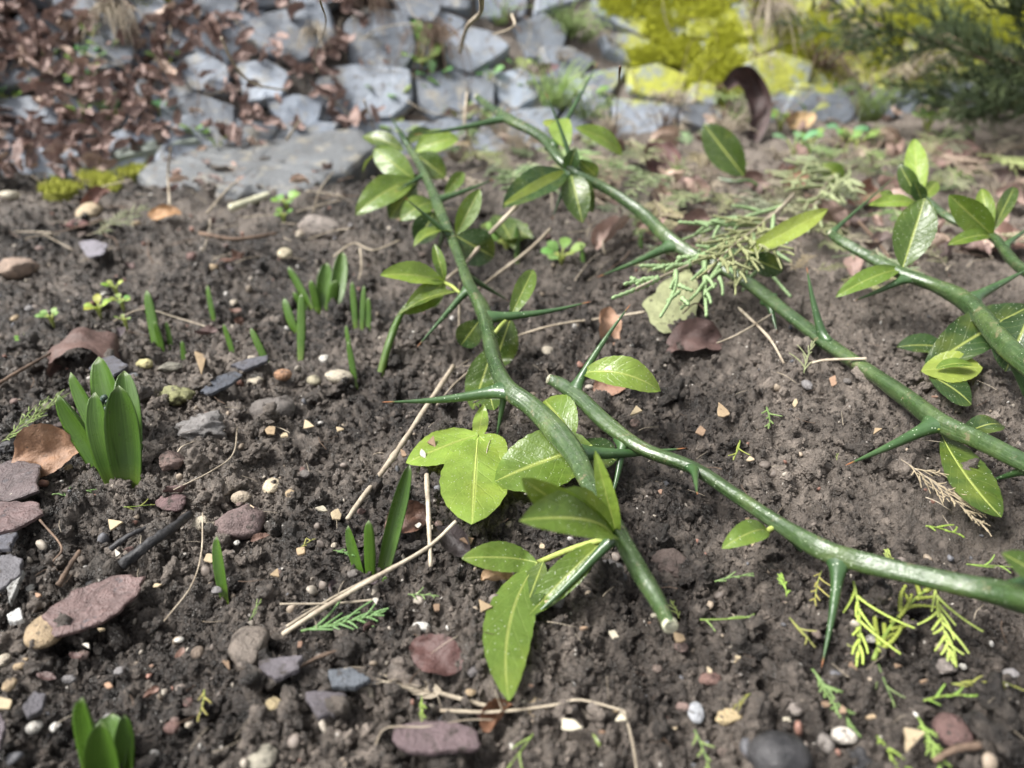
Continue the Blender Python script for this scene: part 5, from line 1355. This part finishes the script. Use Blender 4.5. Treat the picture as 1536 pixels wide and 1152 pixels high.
# the barley-like ear at the end of the bent straw
p = G(590, 1024); q = G(740, 1062)
parts = [tube(spline([tuple(P(586, 1022, .012)), tuple(P(660, 1040, .010)), tuple(P(744, 1063, .008))], 16), px(3.5, p), 7)]
for k in range(26):
    f = k / 26; c = Vector(spline([tuple(P(590, 1024, .012)), tuple(P(668, 1042, .010))], 27)[k]); s = 1 if k % 2 else -1
    ax = (P(590, 1024, .012) - P(668, 1042, .010)).normalized(); sd_ = ax.cross(UP).normalized()
    e = c + ax * px(26, p) + sd_ * s * px(9, p) * (0.4 + f) + UP * RND.uniform(-0.001, 0.002)
    parts.append(tube(spline([tuple(c), tuple((c + e) / 2 + sd_ * s * px(3, p)), tuple(e)], 5), [px(1.2, p), px(2.6, p), px(2.0, p), px(1, p), px(0.3, p)], 5))
thing('grass_ear', mesh_from('grass_ear', *merge(parts)), M_STRAW, p, 'dry tan grass ear lying at the end of the bent straw', 'grass ear')
STRAWM = []
for k in range(10):
    c = spline([(-0.5, 0, 0), (-0.1, RND.uniform(-.08, .08), RND.uniform(0, .05)), (0.5, RND.uniform(-.1, .1), 0)], 8)
    V, F, U = tube(c, np.linspace(0.017, 0.010, 8) * RND.uniform(0.6, 1.3), 6, jit=0.3, seed=k); m = mesh_from('straw_piece', V, F, U); m.materials.append(M_STRAW if k < 6 else M_TWIG); STRAWM.append(m)
THINM = []
for k in range(8):
    c = spline([(-0.5, 0, 0), (-0.2, RND.uniform(-.15, .15), RND.uniform(0, .1)), (0.2, RND.uniform(-.15, .15), RND.uniform(0, .1)), (0.5, RND.uniform(-.2, .2), 0)], 10)
    V, F, U = tube(c, np.linspace(0.008, 0.004, 10), 5); m = mesh_from('straw_piece', V, F, U); m.materials.append(M_STRAW if k < 5 else M_TWIG); THINM.append(m)
def strew(n, zone, size, label, group, name, cat, ms, lift=0.006, tilt=0.25):
    for k in range(n):
        u, v = RND.uniform(zone[0], zone[2]), RND.uniform(zone[1], zone[3]); p = G(u, v)
        o = bpy.data.objects.new(name, RND.choice(ms)); COL.objects.link(o)
        s = px(RND.uniform(*size), p)
        o.matrix_world = Matrix.Translation(p + UP * lift) @ (gnorm(p.x, p.y).to_track_quat('Z', 'Y').to_matrix() @ Matrix.Rotation(RND.uniform(0, 6.28), 3, 'Z') @ Matrix.Rotation(RND.uniform(-tilt, tilt), 3, 'Y') @ Matrix.Scale(s, 3)).to_4x4()
        tag(o, label, cat, group)
strew(70, (0, 560, 1536, 1150), (18, 46), 'short straw bit strewn on open soil', 'straw bits on the soil', 'straw_bit', 'straw', STRAWM[:6])
strew(60, (0, 480, 1536, 1150), (14, 40), 'small brown twig bit on the soil', 'twig bits on the soil', 'twig_bit', 'twig', STRAWM[6:])
strew(110, (880, 195, 1536, 430), (40, 110), 'dry grey stem in the cedar litter', 'dry stems in the cedar litter', 'dry_stem', 'stem', STRAWM + THINM * 2, 0.008)
strew(60, (560, 170, 900, 330), (30, 90), 'thin straw lying at the foot of the bank', 'straws at the foot of the bank', 'straw_bit', 'straw', STRAWM[:7], 0.008)
strew(46, (0, 275, 560, 400), (26, 80), 'thin dry stem near the edging rocks', 'dry stems by the edging rocks', 'dry_stem', 'stem', STRAWM, 0.006)
strew(80, (60, -10, 1300, 200), (50, 130), 'thin dry grass stem lying across the bank stones', 'grass stems on the bank', 'dry_stem', 'stem', THINM, 0.02)

# ------------------------------------------------------------------ cedar sprigs
def cedar_geo(n=10, sub=True, seed=0, droop=0.15, asym=0.2, spread=0.9, thick=0.012):
    """flat scale-leaved spray, 1 unit long along +X, lying in the XY plane; returns (stem, scale leaves)"""
    rs = random.Random(seed); bend = rs.uniform(-0.25, 0.25)
    def axis(t): return np.array([t, bend * t * t, 0.03 * math.sin(t * 4 + seed)])
    stem = tube([axis(t) for t in np.linspace(0, 1, 12)], np.linspace(thick * 1.0, thick * 0.5, 12), 6)
    sc = []
    def chain(a, d, l, r):
        m = max(5, int(l / (r * 1.9)) * 2 + 1)
        side = np.array([-d[1], d[0], 0]); cv = rs.uniform(-.35, .35)
        C = [a + d * l * f + side * (cv * l * f * f) + np.array([0, 0, -droop * l * f * f * 0.4]) for f in np.linspace(0, 1, m)]
        rr = [r * (1.2 if i % 2 else 0.66) * (1 - 0.45 * i / m) for i in range(m)]
        sc.append(tube(C, rr, 5, flat=[1.25] * m, wide=(0, 0, 1)))
    for i in range(n):
        t = 0.10 + 0.88 * i / n; s = 1 if i % 2 else -1
        a = axis(t); ang = s * rs.uniform(0.35, 0.95) * spread + bend * t
        d = np.array([math.cos(ang), math.sin(ang), rs.uniform(-0.15, 0.2)])
        l = (0.42 * (1 - t) + 0.13) * rs.uniform(0.45, 1.3) * (1 + asym * s)
        chain(a, d, l, thick)
        if sub:
            for j in range(int(2 + l * 9)):
                f = 0.22 + 0.7 * j / (2 + l * 9); s2 = 1 if j % 2 else -1
                a2 = a + d * l * f; an = ang + s2 * rs.uniform(0.5, 0.75)
                chain(a2, np.array([math.cos(an), math.sin(an), rs.uniform(-.1, .25)]), l * 0.34 * (1 - f * 0.6), thick * 0.8)
    chain(axis(0.9), np.array([1, 2 * bend, 0]), 0.16, thick)
    return merge([stem]), merge(sc)
CED = []
for k in range(8):
    st, scl = cedar_geo(RND.choice([11, 13, 15]), k < 5, 60 + k, thick=0.0085 if k < 5 else 0.017, spread=0.9 if k < 5 else 0.7)
    m1 = mesh_from('stem', *st); m1.materials.append(M_STRAW if k < 5 else M_CEDAR)
    m2 = mesh_from('scale_leaves', *scl); m2.materials.append(M_CEDAR); CED.append((m1, m2))
CSM = []                                                # the small fresh tips: few fat side shoots
for k in range(12):
    st, scl = cedar_geo(RND.choice([2, 3, 4, 5, 7]), k % 4 == 0, 160 + k, thick=RND.uniform(0.020, 0.036), spread=RND.uniform(0.5, 0.9))
    m1 = mesh_from('stem', *st); m1.materials.append(M_CEDAR); m2 = mesh_from('scale_leaves', *scl); m2.materials.append(M_CEDAR); CSM.append((m1, m2))
def sprig(u, v, u2, v2, kind, col, label, group=None, lift=0.006, tip=0.006, wide=1.0, ms=None, roll=0.0):
    a = G(u, v); a = P(u, v, a.z + lift); b = G(u2, v2); b = P(u2, v2, b.z + tip)
    x = (b - a); l = x.length; x.normalize()
    n = (UP + (CAMP - a).normalized() * 0.6).normalized(); y = n.cross(x).normalized(); z = x.cross(y)
    m1, m2 = (ms or CED)[kind]
    o = bpy.data.objects.new('cedar_sprig', m1); COL.objects.link(o)
    M3 = Matrix((x, y * wide, z)).transposed() @ Matrix.Scale(l, 3) @ Matrix.Rotation(roll, 3, 'X')
    o.matrix_world = Matrix.Translation(a) @ M3.to_4x4()
    o.color = (*[c * 0.8 for c in col], 1)
    f = bpy.data.objects.new('scale_leaves', m2); COL.objects.link(f); f.parent = o; f.color = (*[c * RND.uniform(0.85, 1.15) for c in col], 1)
    return tag(o, label, 'cedar sprig', group)
PALE, LIME, GRN, FAD = (0.32, 0.37, 0.18), (0.23, 0.32, 0.065), (0.14, 0.24, 0.08), (0.34, 0.30, 0.19)
sprig(1192, 288, 985, 462, 0, PALE, 'large pale green cedar sprig draped over the arched branch', lift=0.055, tip=0.034, wide=0.62)
sprig(1160, 310, 1060, 420, 1, (0.28, 0.33, 0.16), 'faded cedar sprig overlapping the large pale one', lift=0.05, tip=0.040, wide=0.6)
sprig(1290, 240, 1150, 320, 2, (0.30, 0.38, 0.18), 'greyish cedar sprig behind the twig', lift=0.02, tip=0.03, wide=0.6)
sprig(1352, 690, 1486, 792, 3, FAD, 'half browned cedar spray on the soil below the long thorn', lift=0.010, tip=0.008, wide=0.6)
sprig(1312, 985, 1352, 868, 7, LIME, 'branching lime cedar tip beside the long downward thorn', lift=0.006, wide=1.0)
sprig(1280, 872, 1318, 992, 6, (0.33, 0.42, 0.10), 'drooping cedar tip with a brown stem by the long thorn', lift=0.010)
sprig(1400, 878, 1432, 988, 5, (0.34, 0.38, 0.11), 'browning cedar tip hanging below the thick wet branch', lift=0.014)
sprig(452, 948, 572, 915, 5, GRN, 'small blue-green cedar sprig at the end of the straws', lift=0.006)
sprig(-10, 668, 98, 594, 1, (0.42, 0.46, 0.18), 'yellowish cedar strand behind the brown folded leaf', lift=0.006, tip=0.012, wide=0.5)
sprig(1206, 560, 1210, 512, 6, PALE, 'little upright cedar tip on the dry soil', lift=0.004, tip=0.014)
sprig(130, 352, 228, 322, 2, (0.26, 0.33, 0.16), 'far grey-green cedar sprig near the edging moss', lift=0.006)
for k, (u, v, u2, v2) in enumerate([(1218, 1004, 1298, 1090), (1318, 996, 1340, 1058), (1386, 1050, 1450, 1030), (1428, 1026, 1478, 1024), (1376, 1076, 1428, 1150), (1316, 1106, 1362, 1152), (1042, 1096, 1074, 1154), (1184, 926, 1226, 966), (1180, 894, 1178, 862),
        (1072, 872, 1126, 858), (1050, 930, 1130, 934), (1018, 928, 1012, 900), (632, 1044, 640, 1086), (800, 1100, 762, 1152), (306, 1034, 310, 1076), (375, 930, 392, 900), (500, 826, 540, 828), (452, 822, 464, 806), (612, 892, 656, 888),
        (1450, 846, 1520, 846), (1340, 860, 1338, 826), (1270, 966, 1290, 976), (1500, 1020, 1536, 1040), (1232, 858, 1214, 900), (78, 742, 140, 728), (186, 760, 230, 758), (1255, 690, 1255, 680), (1126, 1040, 1100, 1062), (888, 1100, 902, 1116), (1388, 790, 1440, 792), (1150, 612, 1164, 640), (1110, 660, 1108, 690)]):
    sprig(u, v, u2, v2, k % 12, RND.choice([LIME, (0.22, 0.32, 0.075), (0.29, 0.33, 0.09), (0.17, 0.26, 0.09)]), 'small fresh lime cedar tip fallen on the soil', 'fresh cedar tips on the soil', ms=CSM, wide=RND.uniform(0.8, 1.1))
for k in range(120):
    u, v = RND.uniform(930, 1536), RND.uniform(200, 410)
    if k % 4 == 0: u, v = RND.uniform(640, 950), RND.uniform(200, 270)
    a = RND.uniform(0, 6.28); l = RND.uniform(34, 84)
    sprig(u, v, u + l * math.cos(a), min(470, max(190, v + l * 0.5 * math.sin(a))), RND.randrange(5), RND.choice([(0.30, 0.36, 0.19), (0.26, 0.28, 0.16), (0.34, 0.32, 0.21), (0.20, 0.27, 0.12)]),
          'faded cedar sprig in the litter below the bank', 'faded cedar sprigs in the litter', lift=0.013, tip=0.020, wide=0.7)

# ------------------------------------------------------------------ grass tufts on the bank
def tuft(u, v, n, l, mat, label, group=None, spread=0.6, down=0.0, wpx=3.0, name='grass_tuft'):
    p = G(u, v); parts = []
    nn = bank_normal(p) if bank_s(p.x, p.y) > 0.03 else UP
    for k in range(n):
        d = (nn * 0.6 + UP * (0.7 - down) + Vector((RND.uniform(-1, 1), RND.uniform(-1, 0.6), RND.uniform(-.4, .4))) * spread).normalized()
        L = px(l, p) * RND.uniform(0.5, 1.1); b = p + Vector((RND.uniform(-1, 1), RND.uniform(-.5, .5), 0)) * px(l * 0.14, p) + nn * 0.006
        C = spline([tuple(b), tuple(b + d * L * 0.5), tuple(b + d * L * 0.85 - UP * L * (0.12 + 0.5 * down)), tuple(b + d * L - UP * L * (0.3 + 0.8 * down))], 8)
        parts.append(tube(C, np.linspace(0.34, 0.08, 8) * px(wpx, p), 4))
    return thing(name, mesh_from(name, *merge(parts)), mat, p, label, 'grass', group)
for (u, v, n, l, mat, lab, sp, dn) in [(848, 60, 60, 78, M_GRASSG, 'bright pale green grass tuft high on the slates', 0.8, 0.1), (830, 170, 70, 110, M_GRASSG, 'spiky light green grass tuft behind the upright thorns', 0.7, 0.0),
        (880, 190, 40, 84, M_GRASSG, 'smaller green grass tuft beside the spiky one', 0.8, 0.1), (180, 30, 70, 80, M_STRAW, 'tan dry grass tuft hanging over a slate in the leaf litter', 0.5, 0.7), (1140, 24, 60, 84, M_STRAW, 'drooping dry grass tuft over a small slate', 0.5, 0.8),
        (745, 215, 40, 90, M_STRAW, 'sparse dry grass behind the long left thorn', 0.8, 0.2), (1262, 70, 36, 90, M_STRAW, 'tall dry grass tuft between yellow moss cushions', 0.6, 0.4), (1222, 110, 40, 90, M_TWIG, 'reddish-brown dry grass tuft beside the bright slate', 0.6, 0.4),
        (650, 60, 44, 90, M_TWIG, 'brown rootlet tuft hanging between slates', 0.5, 0.8), (560, 10, 36, 70, M_TWIG, 'dark rootlet tuft at the top of the slates', 0.5, 0.8), (1300, 190, 50, 100, M_GRASSG, 'green grass tuft under the conifer edge', 0.8, 0.2),
        (1010, 180, 40, 70, M_STRAW, 'short dry grass behind the crumpled leaf', 0.8, 0.2), (780, 240, 46, 70, M_STRAW, 'low straw tuft behind the arched branch', 1.0, 0.2), (1350, 130, 50, 130, M_STRAW, 'tall pale grass by the conifer', 0.6, 0.2),
        (910, 215, 40, 70, M_STRAW, 'dry grass clump behind the light leaf pair', 0.9, 0.2), (690, 250, 40, 60, M_STRAW, 'low dry grass by the branch tip', 1.0, 0.3), (470, 60, 30, 60, M_STRAW, 'wispy dry grass over the big slate', 0.7, 0.6), (1085, 215, 40, 60, M_STRAW, 'dry grass at the foot of the tall dark leaf', 0.9, 0.2)]:
    tuft(u, v, n, l, mat, lab, spread=sp, down=dn)
for k in range(46):
    tuft(RND.uniform(880, 1536), RND.uniform(195, 330), RND.randint(12, 26), RND.uniform(30, 64), RND.choice([M_STRAW, M_STRAW, M_GRASSG, M_TWIG]), 'low wispy grass tuft rooted in the cedar litter', 'low grass tufts in the cedar litter', spread=1.4, down=RND.uniform(0.1, 0.4), wpx=2.2)
for k in range(34):
    u = RND.uniform(640, 1480); v = RND.uniform(0, 205)
    tuft(u, v, RND.randint(10, 22), RND.uniform(36, 80), RND.choice([M_STRAW, M_STRAW, M_GRASSG, M_TWIG]), 'small wispy grass tuft in a joint of the slate bank', 'small grass tufts in the bank joints', spread=0.8, down=RND.uniform(0, 0.5), wpx=2.5)

# ------------------------------------------------------------------ the dark conifer at the side
con = empty('conifer_shrub', (0.69, 0.90, H1(0.69, 0.90)))
tag(con, 'dark drooping conifer shrub overhanging the end of the bed', 'conifer')
def plume(seed, n=22):
    rs = random.Random(seed); parts = []
    ax = spline([(0, 0, 0), (0.4, rs.uniform(-.05, .05), 0.06), (1, rs.uniform(-.1, .1), -0.06)], 12)
    parts.append(tube(ax, np.linspace(0.012, 0.004, 12), 5))
    for i in range(n):
        t = 0.06 + 0.92 * i / n; a = ax[min(11, int(t * 11))]
        phi = rs.uniform(0, 6.28); d = np.array([0.85, math.cos(phi) * 0.75, math.sin(phi) * 0.55]); d /= np.linalg.norm(d); l = (0.34 * (1 - t) + 0.1) * rs.uniform(0.7, 1.2)
        C = [a + d * l * f + np.array([0, 0, -0.12 * l * f * f]) for f in np.linspace(0, 1, 5)]
        parts.append(tube(C, np.linspace(0.006, 0.003, 5), 3))
        for j in range(9):
            f = 0.15 + 0.85 * j / 9; b = a + d * l * f; ps = rs.uniform(0, 6.28)
            e = d * 0.8 + np.array([0, math.cos(ps), math.sin(ps)]) * 0.6; e /= np.linalg.norm(e)
            parts.append(tube([b, b + e * 0.045, b + e * 0.09 * rs.uniform(0.7, 1.2)], [0.0045, 0.0045, 0.001], 3))
    m = mesh_from('spray', *merge(parts)); m.materials.append(M_DARKCON); return m
PL = [plume(s) for s in range(4)]
limbs = []
root = Vector((0.69, 0.90, H1(0.69, 0.90)))
for k in range(18):
    a = -2.9 + 0.34 * k + RND.uniform(-.25, .25); hgt = RND.uniform(0.03, 0.26)
    e = root + Vector((math.cos(a) * RND.uniform(0.14, 0.30), math.sin(a) * RND.uniform(0.10, 0.26), hgt))
    e.z = max(e.z, H1(e.x, e.y) + 0.03)
    C = spline([tuple(root), tuple(root + (e - root) * 0.5 + UP * 0.02), tuple(e)], 12)
    V, F, U = tube(C, np.linspace(0.0035, 0.0015, 12), 7, jit=0.2); child('limb', mesh_from('limb', V, F, U), M_TWIG, con)
    for j in range(8):
        b = Vector(C[min(11, 3 + j)])
        sp = bpy.data.objects.new('spray', RND.choice(PL)); COL.objects.link(sp); sp.parent = con
        d = ((e - root).normalized() + Vector((RND.uniform(-.8, .8), RND.uniform(-.8, .8), RND.uniform(-.7, .3)))).normalized()
        tgt = b + d * 0.12
        if tgt.z < H1(tgt.x, tgt.y) + 0.02: d.z = abs(d.z) * 0.4
        sp.matrix_local = Matrix.Translation(b - con.location) @ (d.to_track_quat('X', 'Z').to_matrix() @ Matrix.Rotation(RND.uniform(0, 6.28), 3, 'X') @ Matrix.Scale(RND.uniform(0.09, 0.15), 3)).to_4x4()
#@@END
